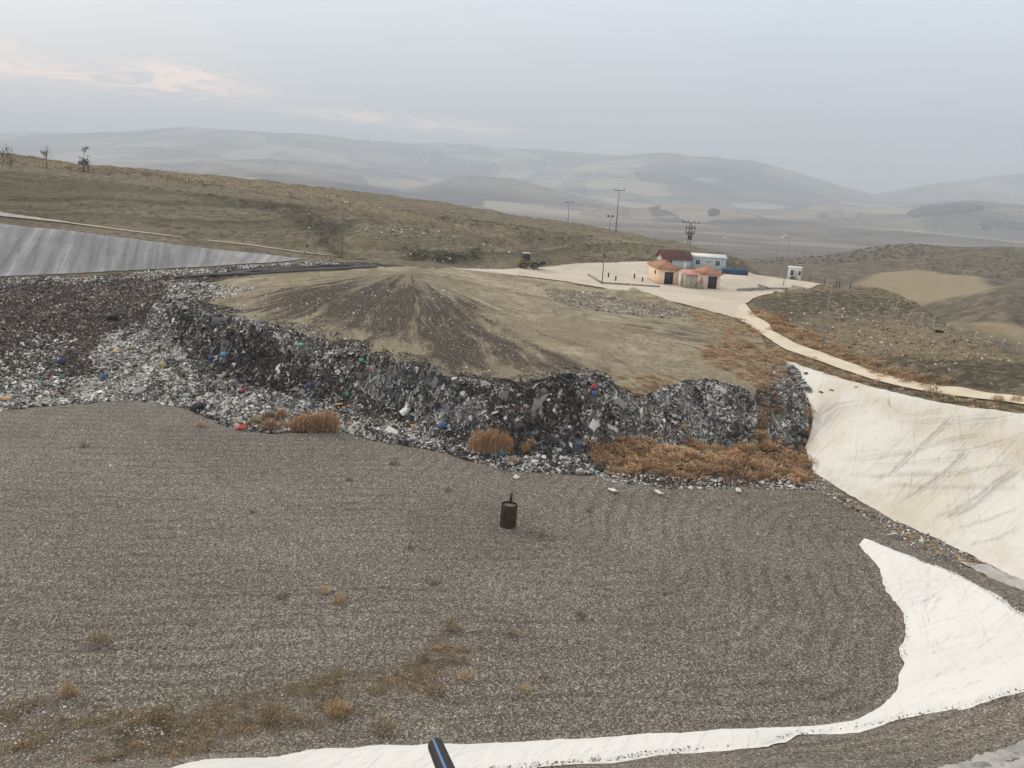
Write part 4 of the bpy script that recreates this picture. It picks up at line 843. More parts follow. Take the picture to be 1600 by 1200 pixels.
# ------------------------------------------------------------------ lamps and poles
def lamp(base, top, lab, r=.09, arm=None, two=False, mat='steel', p=None, fl=False):
    p = snap(*base) if p is None else Vector(p); h = height(p, top); k = dist(p)/F
    o = thing('street_lamp', p+Vector((0, 0, -.1)), lab, 'street lamp')
    MB().tube([(0, 0, 0), (0, 0, h*.5), (0, 0, h+.1)], [r, r*.85, r*.6], 10).build('pole', M[mat], o, True)
    MB().box(-.22, .22, -.22, .22, -.2, .16, .03).build('footing', M['conc'], o)
    if fl:
        MB().box(-.9, .9, -.05, .05, h+.0, h+.1).build('crossbar', M[mat], o)
        for x in (-.85, .35): MB().box(x, x+.55, -.2, .12, h+.05, h+.55, .05, Matrix.Rotation(R(-20), 3, 'X')).build('floodlight', M['darkmetal'], o)
    for s_ in ([] if arm is None else ([arm] if not two else [arm, -arm*.5])):
        ar = MB().tube([(0, 0, h), (s_*.5, -.1, h+.25), (s_, -.15, h+.3)], .045, 8).build('arm', M[mat], o, True)
        MB().box(s_-.1 if s_ > 0 else s_-.65, s_+.65 if s_ > 0 else s_+.1, -.3, .0, h+.22, h+.40, .06).build('lamp_head', M['lampglass'], ar)
    return o
lamp((1284,548.5), 441.5, 'tall thin grey lamp post without lamp beside the curved road', .075)
lamp((1118,421.5), 371.5, 'lamp post with white lamp head in front of the long blue cabin', .08, 1.1)
lamp((1224,446.5), 372, 'lamp post with white head near the white guard cabin', .09, -1.5)
lamp((1209,433), 368.5, 'thinner lamp post standing behind the one near the guard cabin', .06, 1.0)
lamp((940.5,444.3), 399, 'short dark lamp post at the bend of the low concrete wall', .11, None, mat='wood')
MB().box(-.16, .16, -.16, .16, height(snap(940.5, 444.3), 399)-.1, height(snap(940.5, 444.3), 397.5)+.25, .03).build('lamp_head', M['darkmetal'], bpy.data.objects['street_lamp.004'])
lamp((534.5,402), 317, 'tall thin rusty lamp post at the gully beside the hillside path', .09, .5, mat='wood')
q = P(952, 358, d=247); q[2] = float(H(q[0], q[1])); lamp(None, 338.5, 'floodlight mast with twin dark heads on the hill crest', .09, None, p=q, fl=True)
def tpole(px, py, d, top, lab, w_=3.4, r=.17, big=False):
    q = P(px, py, d=d); q[2] = float(H(q[0], q[1]))-.2 if d < 262 else q[2]-3; h = height(q, top)
    o = thing('utility_pole', q, lab, 'utility pole'); k = r
    m = MB()
    if big:
        wb = .62
        for sx in (-1, 1):
            for sy in (-1, 1): m.tube([(sx*wb, sy*wb*.7, 0), (sx*.16, sy*.14, h)], .055, 6)
        for i in range(11):
            t0, t1 = i/11, (i+1)/11; f0, f1 = wb+(.16-wb)*t0, wb+(.16-wb)*t1
            for sy in (-1, 1): m.tube([(-f0, sy*f0*.7, h*t0), (f1, sy*f1*.7, h*t1)], .03, 5); m.tube([(f0, sy*f0*.7, h*t0), (-f1, sy*f1*.7, h*t1)], .03, 5)
    else: m.tube([(0, 0, 0), (0, 0, h)], [k, k*.6], 8)
    m.build('mast', M['steel'], o)
    MB().box(-w_/2, w_/2, -.08, .08, h-.25, h-.1).build('crossarm', M['darkmetal'], o)
    for x in (-w_/2+.1, -w_*.16, w_/2-.1) + ((w_*.2,) if big else ()):
        MB().lathe([(.05, h-.1), (.11, h+.0), (.06, h+.08), (.12, h+.16), (.06, h+.25), (.11, h+.32), (0, h+.4)], 10, (x, 0, 0)).build('insulator', M['darkmetal'], o, True)
    if big:
        MB().box(-1.25, 1.25, -.35, -.2, h-1.55, h-1.4).build('crossarm', M['darkmetal'], o); MB().box(-1.0, 1.0, -.35, -.2, h-2.7, h-2.55).build('crossarm', M['darkmetal'], o)
        for x in (-1.1, -.4, .4, 1.1):
            for zz in (-1.4, -2.55): MB().lathe([(.07, 0), (.15, .12), (.08, .25), (.15, .38), (.08, .5), (.13, .62), (0, .7)], 10, (x*.9, -.28, h+zz)).build('insulator', M['darkmetal'], o, True)
        MB().box(-.5, .5, -.75, -.3, h-4.0, h-2.9, .08).build('switch_box', M['darkmetal'], o)
        for x in (-.6, 0, .6): MB().lathe([(.10, 0), (.14, .2), (.09, .3), (.13, .5), (0, .6)], 8, (x, -.5, h-2.88)).build('insulator', M['darkmetal'], o, True)
    return o
q = at(1072, 420.5); tpole(1072, 420.5, float(np.hypot(q[0], q[1])), 347, 'lattice utility pole with stacked insulators beside the long blue cabin', 4.0, big=True)
tpole(962.5, 358, 248, 296.5, 'tall utility pole with one crossarm on the hill crest beside the floodlight mast', 3.1, .2)
tpole(887.5, 346, 330, 316, 'lower, more distant utility pole seen over the hill crest', 3.2, .17)
# ------------------------------------------------------------------ fences
def fence(L, lab, mat, r=.07, hook=False, brace=None):
    A = [(snap(x, y), t_) for x, y, t_ in L]; o0 = A[0][0]; f = thing('wire_fence', o0, lab, 'fence'); tops = []
    for i, (p, t_) in enumerate(A):
        h = max(1.2, min(2.2, height(p, t_))); q = p-o0; m = MB(); lean = RNG.normal(0, .03, 2)
        top = q+Vector((lean[0]*h, lean[1]*h, h)); pts = [q+Vector((0, 0, -.3)), top]
        if hook: pts.append(top+Vector((.16, .0, .2)))
        m.tube(pts, r, 7)
        if brace == i: m.tube([q+Vector((-1.0, .1, 0)), q+Vector((0, 0, h*.85))], r*.8, 7)
        m.build('post', mat, f); tops.append((q, top))
    for lv in (.35, .65, .95):
        m = MB()
        for (a0, a1), (b0_, b1) in zip(tops[:-1], tops[1:]):
            pa, pb = a0.lerp(a1, lv), b0_.lerp(b1, lv); m.tube([pa, (pa+pb)/2+Vector((0, 0, -.06)), pb], .009, 4, caps=False)
        m.build('wire', M['steel'], f)
Zh = lambda L: [(400+a/4, 180+c/4, 180+b/4) for a, b, c in L]
fence(Zh([(625,562,602),(730,578,632),(830,588,645),(932,600,650),(1033,615,662),(1118,625,672),(1228,642,692),(1310,655,733),(1383,722,768),(1458,740,785),(1533,745,798)]), 'fence of pale posts stepping down the terrace above the loader', M['palewood'], .085, brace=6)
fence([(139,270,258),(170,274,263),(201,277,266),(230,280,270),(262,284,274),(290,288,277),(319,292,281),(346,296,285),(375,299,289),(402,301,291),(430,305,294),(455,309,298),(482,313,303),(508,318,308)], 'fence of thin faded posts along the grassy crest below the bare trees', M['wood'], .06)
Zq = lambda L: [(1150+a/3.556, 350+c/3.556, 350+b/3.556) for a, b, c in L]
fence(Zq([(838,438,472),(862,460,492),(878,480,512),(895,488,520),(957,512,548),(1025,532,562),(1092,548,592),(1163,573,620),(1240,600,643),(1322,622,667),(1400,640,692),(1473,667,712),(1555,700,735),(1640,722,760)]), 'fence of pale concrete posts with bent tops along the far side of the brushy mound', M['concpale'], .075, True)
fence([(1265,441,431),(1288,444,434),(1306.5,447,433),(1311,447.5,435),(1328.5,450,440)], 'short fence of dark posts at the yard edge past the guard cabin', M['darkmetal'], .10)
p = snap(1467, 521); ty = thing('old_tyre', p+Vector((0, 0, .05)), 'dark old tyre lying on the brushy mound near the post fence', 'tyre'); 
V = []; n1, n2 = 20, 8
for i in range(n1):
    for j in range(n2):
        a, b = 2*math.pi*i/n1, 2*math.pi*j/n2; V.append(((.38+.17*math.cos(b))*math.cos(a), (.38+.17*math.cos(b))*math.sin(a), .17+.17*math.sin(b)))
MB().poly(V, [(i*n2+j, ((i+1) % n1)*n2+j, ((i+1) % n1)*n2+(j+1) % n2, i*n2+(j+1) % n2) for i in range(n1) for j in range(n2)]).build('tyre_body', M['rubber'], ty, True)
# ------------------------------------------------------------------ bare trees
def bare_tree(px, py, top, lab, leaves=0, seed=0, spread=1.0):
    rnd = random.Random(seed); p = snap(px, py); h = height(p, top); t_ = thing('bare_tree', p+Vector((0, 0, -.1)), lab, 'tree', 0, 'sparse trees on the hill crest')
    tr = MB(); br = MB(); tips = []
    def grow(a, d, L, r, lv, m):
        pts = [a]; q = a
        for k in range(3):
            d = (d+Vector((rnd.gauss(0, .14), rnd.gauss(0, .14), rnd.gauss(.05, .06)))).normalized(); q = q+d*L/3; pts.append(q)
        m.tube(pts, [r, r*.85, r*.7, r*.5], 6 if lv < 2 else 4)
        if lv >= 3: tips.append(q); return
        for k in range(3 if lv else 5):
            b = pts[1+rnd.randrange(3)]; an = rnd.uniform(0, 6.28); up = rnd.uniform(.35, 1.0)
            nd = Vector((math.cos(an)*spread, math.sin(an)*spread, up)).normalized(); grow(b, (d*.5+nd).normalized(), L*rnd.uniform(.5, .75), r*.55, lv+1, br)
    grow(Vector((0, 0, 0)), Vector((rnd.gauss(0, .05), 0, 1)), h*.5, .085*h/5+.02, 0, tr)
    tr.build('trunk', M['bark'], t_); V = np.array(br.v); sc_ = h/max(.1, V[:, 2].max()) if V[:, 2].max() > h*.6 else 1
    br.v = [(x*sc_, y*sc_, z*sc_) for x, y, z in br.v]; br.build('branches', M['bark'], t_)
    if leaves:
        m = MB()
        for k in range(leaves):
            q = rnd.choice(tips)*sc_+Vector((rnd.gauss(0, .15), rnd.gauss(0, .15), rnd.gauss(0, .12))); s_ = rnd.uniform(.05, .13); u = Vector((rnd.gauss(0, 1), rnd.gauss(0, 1), rnd.gauss(0, 1))).normalized(); w_ = u.orthogonal()
            m.poly([q-u*s_, q+w_*s_*.7, q+u*s_, q-w_*s_*.7], [(0, 1, 2, 3)])
        m.build('leaves', M['leaf'], t_)
M['leaf'] = plain('dry_leaf', (.055, .045, .03), .9, .1, .3)
bare_tree(4, 257, 224, 'bare thin tree at the very end of the crest', 40, 1); bare_tree(17, 259, 224.5, 'bare tree next to the tree at the end of the crest', 40, 2, .8)
bare_tree(73, 263, 227, 'tall bare tree standing between the end pair and the leafy tree', 70, 3, .7)
bare_tree(131, 267, 229, 'broad tree with dark leaves left on its crown', 420, 4, 1.2); bare_tree(139, 270, 246, 'small leafless sapling close beside the dark leaved tree', 12, 5, .5)
# ------------------------------------------------------------------ scattered masses
def tangent(x, y):
    e = .4; gx = (H(x+e, y)-H(x-e, y))/(2*e); gy = (H(x, y+e)-H(x, y-e))/(2*e)
    n = np.stack([-gx, -gy, np.ones_like(gx)], 1); return n/np.linalg.norm(n, axis=1)[:, None]
def rand_in(L, n, world=False, margin=0., noise_=0., sc=4, seed=0):
    pl = np.array(L) if world else poly(L); lo, hi = pl.min(0)-1, pl.max(0)+1; out = np.zeros((0, 2)); it = 0
    while len(out) < n and it < 60:
        q = RNG.uniform(lo, hi, (max(4000, n*2), 2)); s = sdf(q[:, 0], q[:, 1], pl)
        if noise_: s = s+noise_*fbm(q[:, 0], q[:, 1], sc, 3, seed)
        out = np.concatenate([out, q[s < margin]]); it += 1
    return out[:n]
def pieces(xy, size, asp, cols, flat=.5, lift=.06, down=False, spread=.5):
    """crumpled sheets: a 3x3 grid each, bent and jittered"""
    n = len(xy); N = tangent(xy[:, 0], xy[:, 1]); N = N+RNG.normal(0, spread, N.shape); N /= np.linalg.norm(N, axis=1)[:, None]
    A = RNG.normal(0, 1, (n, 3))
    if down: A = np.tile([[0, -.35, -1.]], (n, 1))+RNG.normal(0, .25, (n, 3))
    A -= (A*N).sum(1)[:, None]*N; A /= np.linalg.norm(A, axis=1)[:, None]; B = np.cross(N, A)
    g = np.array([(i, j) for i in (-.5, 0, .5) for j in (-.5, .5)]); V = np.zeros((n, 6, 3))
    u = g[:, 0][None]+RNG.normal(0, .14, (n, 6)); v = g[:, 1][None]+RNG.normal(0, .16, (n, 6)); hgt = RNG.normal(0, .18, (n, 6))*flat; hgt[:, 2:4] += (RNG.choice([-1, 1, 1], n)*.28*flat)[:, None]
    sz = size[:, None]; V = (u*sz*asp[:, None])[..., None]*A[:, None]+(v*sz)[..., None]*B[:, None]+(hgt*sz)[..., None]*N[:, None]
    P0 = np.stack([xy[:, 0], xy[:, 1], H(xy[:, 0], xy[:, 1])+lift+size*.08], 1); V += P0[:, None]
    base = np.array([(0, 1, 3, 2), (2, 3, 5, 4)]); Fc = (base[None]+np.arange(n)[:, None, None]*6).reshape(-1, 4)
    c = np.repeat(cols*np.clip(RNG.normal(1, .16, (n, 1)), .5, 1.5), 6, 0); return V.reshape(-1, 3), Fc, np.clip(c, 0, .85)
PAL = dict(white=[(.46,(.64,.62,.58)),(.2,(.38,.36,.33)),(.14,(.19,.18,.165)),(.18,(.042,.038,.034)),(.12,(.12,.09,.068)),(.012,(.10,.18,.33)),(.01,(.12,.28,.25)),(.006,(.45,.30,.10)),(.008,(.4,.12,.09))],
    dark=[(.46,(.026,.023,.021)),(.30,(.075,.052,.040)),(.11,(.13,.12,.112)),(.065,(.32,.30,.28)),(.055,(.6,.58,.55)),(.008,(.06,.11,.22)),(.004,(.05,.2,.18)),(.015,(.28,.19,.12)),(.006,(.33,.07,.06))],
    brown=[(.52,(.050,.033,.026)),(.22,(.09,.065,.053)),(.13,(.22,.17,.15)),(.055,(.38,.32,.29)),(.03,(.58,.55,.51)),(.06,(.024,.022,.02))],
    grey=[(.34,(.075,.073,.071)),(.28,(.16,.157,.15)),(.14,(.32,.315,.30)),(.08,(.56,.55,.52)),(.15,(.027,.027,.027)),(.015,(.08,.13,.23))],
    heap=[(.16,(.48,.465,.44)),(.11,(.64,.62,.58)),(.19,(.17,.163,.152)),(.42,(.034,.031,.029)),(.025,(.10,.16,.27)),(.08,(.13,.105,.08)),(.008,(.10,.25,.24)),(.03,(.3,.25,.18))],
    soil=[(.42,(.30,.26,.2)),(.33,(.48,.44,.37)),(.07,(.64,.62,.57)),(.18,(.10,.082,.062))])
def pick(pal, n):
    w_ = np.array([q[0] for q in PAL[pal]]); i = RNG.choice(len(w_), n, p=w_/w_.sum()); return np.array([q[1] for q in PAL[pal]])[i]
PARTS = []
def litter(L, n, pal, s0, s1, asp=(.6, 1.8), noise_=0., margin=0., world=False, **k):
    n = int(n*2.6); xy = rand_in(L, n, world, margin, noise_, 5, len(PARTS)+200); m = len(xy); sz = .47*np.exp(RNG.uniform(math.log(s0), math.log(s1), m)); sz[RNG.uniform(0, 1, m) < .06] *= 1.9; sz[RNG.uniform(0, 1, m) < .010] *= 1.8
    c1, c2 = pick(pal, m), pick(pal, m); nz = .5+1.1*fbm(xy[:, 0], xy[:, 1], 2.6, 3, 411)+.7*fbm(xy[:, 0], xy[:, 1], .9, 2, 412); hi = c1.sum(1) > c2.sum(1)
    want = RNG.uniform(0, 1, m) < nz; cc = np.where((hi == want)[:, None], c1, c2)
    PARTS.append(pieces(xy, sz, RNG.uniform(*asp, m), cc, **k))
def flush(name, lab, mat, kind='stuff'):
    global PARTS
    V = np.concatenate([q[0] for q in PARTS]); off = np.cumsum([0]+[len(q[0]) for q in PARTS]); Fc = np.concatenate([q[1]+o_ for q, o_ in zip(PARTS, off)]); c = np.concatenate([q[2] for q in PARTS]); PARTS = []
    o = new_mesh(name, V, Fc, mat, False, attrs=dict(col=c)); o['kind'] = kind
    if lab: o['label'] = lab
    return o
band = [(-200,612),(0,600),(130,590),(150,560),(160,525),(230,500),(252,470),(300,438),(345,446),(330,462),(285,470),(270,495),(290,555),(340,588),(420,607),(470,622),(560,635),(640,662),(720,692),(800,708),(920,712),(940,743),(850,739),(760,725),(700,707),(600,690),(520,674),(430,678),(350,664),(290,636),(200,621),(100,630),(0,641),(-100,648),(-200,655)]
litter(band, 15000, 'white', .14, .55, noise_=1.4); litter(band, 9000, 'heap', .14, .5, noise_=.6)
litter([(200,428),(250,424),(330,420),(420,413),(520,408),(540,412),(480,415),(420,417),(330,427),(260,432),(0,442),(-200,455),(-200,448),(0,435)], 2600, 'white', .15, .5, noise_=.8)
litter([(255,440),(330,446),(400,452),(340,470),(285,482),(262,470)], 1500, 'white', .15, .5, noise_=1.2)
litter([(170,520),(250,500),(285,540),(300,590),(230,600),(140,600)], 4600, 'white', .16, .6, noise_=1.6)
litter([(0,560),(70,520),(110,530),(90,580),(0,600)], 900, 'white', .15, .5, noise_=1.6)
litter([(-200,625),(0,600),(80,595),(200,600),(230,622),(100,632),(0,643),(-200,655)], 3500, 'white', .16, .55, noise_=.8)
litter(band, 60, 'white', .6, 1.0, noise_=1, flat=1, spread=.5, lift=.1)
flush('white_litter', 'loose white and grey plastic litter', M['litter'])
litter([(-200,445),(0,437),(200,434),(300,430),(340,436),(300,446),(262,472),(230,505),(160,540),(140,585),(0,605),(-200,615)], 17000, 'brown', .12, .5, noise_=.8, asp=(.5, 1.4), flat=.9)
litter([(-200,445),(0,437),(200,434),(300,436),(262,472),(230,505),(160,540),(140,585),(0,605),(-200,615)], 700, 'white', .10, .32, noise_=1)
flush('brown_waste', 'brown decayed waste with pale flecks', M['litter'])
dface = [(262,468),(285,480),(330,496),(400,510),(470,528),(540,547),(580,566),(640,576),(700,596),(760,603),(830,603),(900,588),(945,590),(975,618),(985,690),(920,708),(880,712),(800,712),(730,694),(640,664),(580,636),(540,624),(480,622),(420,608),(350,590),(300,574),(268,520)]
litter(dface, 21000, 'dark', .12, .5, noise_=.8, flat=.9, spread=.7); litter(dface, 600, 'white', .15, .4, noise_=.6, spread=.7)
litter([(275,478),(330,494),(400,508),(470,526),(540,546),(580,564),(640,573),(700,592),(760,600),(830,600),(900,585),(945,588),(945,600),(830,612),(760,612),(640,586),(540,556),(400,519),(280,492)], 2600, 'white', .13, .42, noise_=1.6)
litter([(285,470),(400,498),(470,514),(560,538),(640,560),(760,588),(850,588),(900,572),(950,580),(940,600),(830,606),(760,606),(640,580),(540,552),(400,514),(285,490)], 2300, 'dark', .10, .36, noise_=2.2); litter([(285,470),(400,495),(560,530),(640,556),(760,584),(850,582),(900,570),(940,600),(830,606),(640,580),(540,552),(400,514)], 900, 'soil', .10, .34, noise_=2.5)
drape = [(560,580),(640,580),(700,605),(760,625),(760,680),(700,668),(640,655),(590,630),(555,615)]
litter(drape, 2200, 'grey', .16, .42, asp=(2, 4.5), down=True, spread=.35, lift=.12, noise_=.6)
litter(dface, 650, 'grey', .2, .5, asp=(2, 4.5), down=True, spread=.4, lift=.12)
litter(dface, 120, 'grey', .7, 1.25, noise_=.6, flat=1, spread=.6, asp=(.7, 2.2), lift=.1); litter(dface, 36, 'white', .6, .95, noise_=.6, flat=1, spread=.6, lift=.1)
flush('dark_waste', 'dark tangled waste face', M['litter'])
hp1 = [(945,592),(975,612),(1010,624),(1060,602),(1100,594),(1165,612),(1186,645),(1172,694),(1060,700),(955,696),(900,700)]
hp2 = [(1192,622),(1212,602),(1242,600),(1266,640),(1264,672),(1236,700),(1200,682),(1190,655)]
for q, n_ in ((hp1, 7600), (hp2, 3000)): litter(q, n_, 'heap', .13, .48, noise_=.6, flat=.8, spread=.6); litter(q, n_//6, 'grey', .14, .34, asp=(2, 4), down=True, spread=.35, lift=.12)
litter([(930,600),(985,625),(985,692),(900,700),(860,690)], 1800, 'heap', .13, .42, noise_=1.5)
litter([(1195,570),(1235,580),(1250,600),(1215,612),(1190,600)], 450, 'heap', .13, .4, noise_=1.2)
litter([(920,715),(1000,745),(1060,748),(1150,752),(1260,748),(1275,768),(1150,766),(1050,770),(940,752)], 520, 'white', .12, .42, noise_=1.2)
litter([(1250,735),(1290,745),(1340,785),(1400,822),(1470,852),(1540,890),(1500,890),(1420,852),(1340,806),(1270,775)], 330, 'white', .10, .36, noise_=2.0)
flush('grey_litter', 'grey and white plastic waste heaps', M['litter'])
litter(cover, 3200, 'soil', .07, .26, flat=.8, noise_=1); litter([(600,440),(330,470),(420,508),(640,572),(760,600),(900,590),(780,500),(700,450)], 2600, 'soil', .08, .28, flat=.8)
litter([(860,450),(940,456),(1050,480),(1090,492),(1040,500),(920,486),(850,468)], 2400, 'soil', .12, .45, flat=1.1, noise_=1.5)
flush('soil_rubble', 'stones and scraps in the cover soil', M['litter'])
litter([(20,690),(1240,790),(1330,850),(1380,960),(1380,1090),(1200,1120),(300,1170),(0,1150)], 260, 'white', .05, .16, noise_=0); litter([(0,1090),(150,1090),(330,1120),(250,1195),(0,1195)], 160, 'white', .05, .16); litter([(190,1140),(250,1140),(260,1152),(190,1156)], 60, 'white', .06, .2)
litter([(60,660),(700,715),(1250,775),(1200,800),(600,760),(60,690)], 160, 'white', .06, .2)
PAL['stone'] = [(.4, (.16, .14, .115)), (.35, (.27, .24, .20)), (.25, (.42, .38, .32))]
for Ls, n_ in (([(560,1222),(850,1194),(1060,1172),(1250,1147),(1400,1124),(1520,1101),(1600,1080),(1700,1045),(1700,1060),(1600,1092),(1520,1110),(1400,1134),(1250,1156),(1060,1183),(850,1206),(560,1230)], 800), ([(1366,844),(1440,875),(1540,918),(1620,965),(1620,985),(1540,930),(1440,884),(1366,850)], 500), ([(1412,1040),(1420,985),(1410,955),(1387,922),(1352,862),(1345,864),(1380,925),(1402,955),(1410,985),(1404,1040)], 80)):
    xy = rand_in(Ls, n_, noise_=.18, sc=.8, seed=77); PARTS.append(pieces(xy, RNG.uniform(.03, .085, len(xy)), RNG.uniform(.7, 1.4, len(xy)), pick('stone', len(xy)), flat=1.4, lift=.20))
flush('gravel_scraps', 'white scraps strewn over the gravel', M['litter'])
xy = rand_in([(560,330),(800,380),(830,405),(640,408),(480,330),(480,400)], 260); PARTS.append(pieces(xy, RNG.uniform(.15, .5, len(xy)), RNG.uniform(.7, 1.4, len(xy)), pick('soil', len(xy)), flat=1))
xy = rand_in([(1180,475),(1420,470),(1600,565),(1600,615),(1400,580),(1250,525)], 420, noise_=4); PARTS.append(pieces(xy, RNG.uniform(.10, .35, len(xy)), RNG.uniform(.7, 1.4, len(xy)), pick('soil', len(xy)), flat=1))
flush('hill_stones', 'pale stones on the slopes', M['litter'])
# ------------------------------------------------------------------ weeds
def blades(n, r, h, wd, up=.6, col=(.4,.25,.12), var=.25, inner=.5, seed=None):
    """one airy clump: thin bent triangles springing outward"""
    th = RNG.uniform(0, 2*math.pi, n); k = np.sqrt(RNG.uniform(0, 1, n))*.72*r; lob = 1+.28*np.sin(3*th+RNG.uniform(0, 6))+.15*np.sin(5*th)
    k = k*lob; bx, by = k*np.cos(th), k*np.sin(th); dz = RNG.uniform(0, .62, n)**1.2*h*np.clip(1.05-(k/(r*.95))**2, .03, 1.05)
    el = RNG.uniform(-.3, .95, n); ln = RNG.uniform(.3, 1, n)*.55; t2 = th+RNG.normal(0, .9, n)
    tx = bx+np.cos(t2)*r*ln*np.sqrt(np.clip(1-el**2*.8, 0, 1)); ty = by+np.sin(t2)*r*ln*np.sqrt(np.clip(1-el**2*.8, 0, 1)); tz = np.maximum(dz+h*ln*el*.75, .02)
    w_ = wd*RNG.uniform(.5, 1.5, n); px_, py_ = -np.sin(t2)*w_, np.cos(t2)*w_; m3 = RNG.normal(0, .08*r, (n, 2))
    A = np.stack([bx-px_, by-py_, dz], 1); B = np.stack([bx+px_, by+py_, dz], 1); T = np.stack([tx, ty, tz], 1); Mi = (A+B)/2*.45+T*.55; Mi[:, :2] += m3; Mi[:, 2] += .08*h
    V = np.stack([A, B, Mi+np.stack([px_, py_, 0*px_], 1)*.8, Mi-np.stack([px_, py_, 0*px_], 1)*.8, T], 1).reshape(-1, 3)
    i = np.arange(n)[:, None]*5; Fq = np.concatenate([i+np.array([[0, 1, 2]]), i+np.array([[0, 2, 3]]), i+np.array([[3, 2, 4]])], 0)
    c = np.repeat(np.array(col)[None]*np.clip(RNG.normal(1, var, (n, 1)), .4, 1.7), 5, 0); return V, Fq, c
def mass(spec, tmpl, scl, zoff=-.05, tint=.28):
    xy = spec; n = len(xy); out = []
    for ti, T in enumerate(tmpl):
        s = xy[ti::len(tmpl)]; m = len(s)
        if m == 0: continue
        V, Fq, c = T; an = RNG.uniform(0, 6.28, m); k = RNG.uniform(*scl, m); kz = k*RNG.uniform(.7, 1.2, m)
        X = V[None, :, 0]*np.cos(an)[:, None]-V[None, :, 1]*np.sin(an)[:, None]; Y = V[None, :, 0]*np.sin(an)[:, None]+V[None, :, 1]*np.cos(an)[:, None]
        W = np.stack([X*k[:, None]+s[:, 0:1], Y*k[:, None]+s[:, 1:2], V[None, :, 2]*kz[:, None]+(H(s[:, 0], s[:, 1])+zoff)[:, None]], 2)
        cc = c[None]*np.clip(RNG.normal(1, tint, (m, 1, 1)), .5, 1.6)
        out.append((W.reshape(-1, 3), (Fq[None]+np.arange(m)[:, None, None]*len(V)).reshape(-1, 3), cc.reshape(-1, 3)))
    PARTS.extend(out)
OR = (.42, .262, .145); TN = (.50, .38, .23); DKB = (.15, .108, .066); OLV = (.13, .115, .065)
tor = [blades(120, .8, .85, .020, col=OR) for _ in range(3)]+[blades(110, .8, .7, .020, col=(.40, .245, .125)) for _ in range(2)]+[blades(110, .85, .6, .020, col=(.50, .36, .21)) for _ in range(2)]
ttan = [blades(70, .7, .7, .03, col=TN) for _ in range(3)]+[blades(60, .7, .6, .03, col=(.30, .22, .13))]
tdk = [blades(60, .6, .5, .03, col=DKB) for _ in range(3)]
strip = [(915,700),(960,690),(1060,698),(1170,695),(1240,700),(1258,725),(1250,750),(1170,752),(1060,762),(1040,752),(985,742),(920,735)]
mass(rand_in(strip, 400, noise_=3.4, sc=2.2, seed=301), tor+ttan[2:], (.25, 1.3))
mass(rand_in([(925,690),(990,690),(985,720),(930,725)], 30, noise_=1), [blades(110, .8, .9, .022, col=(.30, .2, .11))], (.6, 1.2))
rb = [(1166,478),(1205,490),(1230,505),(1262,525),(1310,543),(1370,565),(1420,590),(1480,601),(1470,606),(1375,586),(1285,553),(1210,521),(1206,508),(1180,494)]
mass(rand_in(rb, 520, noise_=2, seed=302), tor, (.25, 1.1))
ra = [(1060,480),(1110,488),(1150,500),(1185,520),(1210,540),(1235,553),(1300,575),(1360,596),(1350,600),(1290,585),(1225,562),(1190,548),(1150,520),(1090,500)]
mass(rand_in(ra, 420, noise_=2, seed=303), tor, (.2, .85))
mass(rand_in([(1130,520),(1190,550),(1225,575),(1240,600),(1200,640),(1180,625),(1140,590),(1100,560)], 900, noise_=4.0, seed=304), tor, (.2, .85)); mass(rand_in([(1040,485),(1110,492),(1180,530),(1210,560),(1150,560),(1090,520)], 620, noise_=4, seed=308), tor+ttan[:2], (.15, .6)); mass(rand_in([(900,520),(1000,510),(1120,560),(1150,600),(1060,600),(980,580)], 620, noise_=5, seed=309), ttan+tor[3:], (.12, .5)); mass(rand_in([(930,572),(1060,560),(1180,555),(1240,585),(1205,640),(1165,612),(1100,594),(1010,622),(960,600)], 560, noise_=4, seed=310), ttan+tor[3:], (.12, .5)); mass(rand_in(strip, 60, noise_=1.8), tor[:3], (1.0, 1.6))
mass(rand_in([(955,590),(1010,585),(1070,600),(1010,632),(975,615)], 80, noise_=1.5), tor, (.35, .8)); mass(rand_in([(1240,600),(1268,640),(1264,690),(1256,745),(1240,740),(1250,680),(1255,640)], 70, noise_=.5), tor, (.4, .8))
mass(rand_in([(1180,640),(1196,620),(1200,690),(1180,690)], 45), tor, (.4, .9))
mass(rand_in([(1075,660),(1110,655),(1125,670),(1080,675)], 7), tor, (.4, .7)); mass(rand_in([(1265,750),(1340,785),(1470,855),(1540,885),(1500,885),(1400,840)], 60, noise_=1), ttan, (.3, .7))
mass(rand_in([(1360,598),(1600,642),(1600,650),(1500,636),(1360,603)], 120, noise_=.6), ttan+tdk, (.3, .8))
mass(rand_in([(1163,472),(1206,455),(1262,450),(1319,446),(1375,446),(1420,458),(1360,462),(1250,460),(1180,476)], 260, noise_=1.5), ttan+tor[:2], (.35, .8))
mass(rand_in([(100,430),(210,430),(340,428),(330,433),(100,436)], 25), ttan, (.4, .9)); mass(rand_in([(355,640),(410,640),(420,660),(370,662)], 12), tor, (.4, .8))
mass(rand_in([(520,398),(560,405),(540,408),(515,404)], 10), tor, (.3, .6))
flush('dry_weeds', 'thickets of dry orange weeds', M['weed'])
gl_ = []
hg_spec = crestpoly
small = [blades(16, .45, .45, .05, col=TN) for _ in range(3)]+[blades(16, .5, .45, .05, col=(.30, .24, .15)) for _ in range(2)]
smalld = [blades(18, .5, .42, .045, col=(.12, .10, .06)) for _ in range(3)]
mass(rand_in(hg_spec, 2600, True, 1.5, 3, 6, 305), small, (.5, 1.3)); mass(rand_in(crest2, 500, True, 1.0, 2), small, (.5, 1.2))
mass(rand_in([(0,235),(200,262),(400,277),(600,303),(800,332),(950,357),(1130,395),(1100,400),(900,365),(760,345),(560,318),(400,300),(150,270),(0,255)], 1500, noise_=4, sc=9), smalld+small[3:], (.6, 1.6))
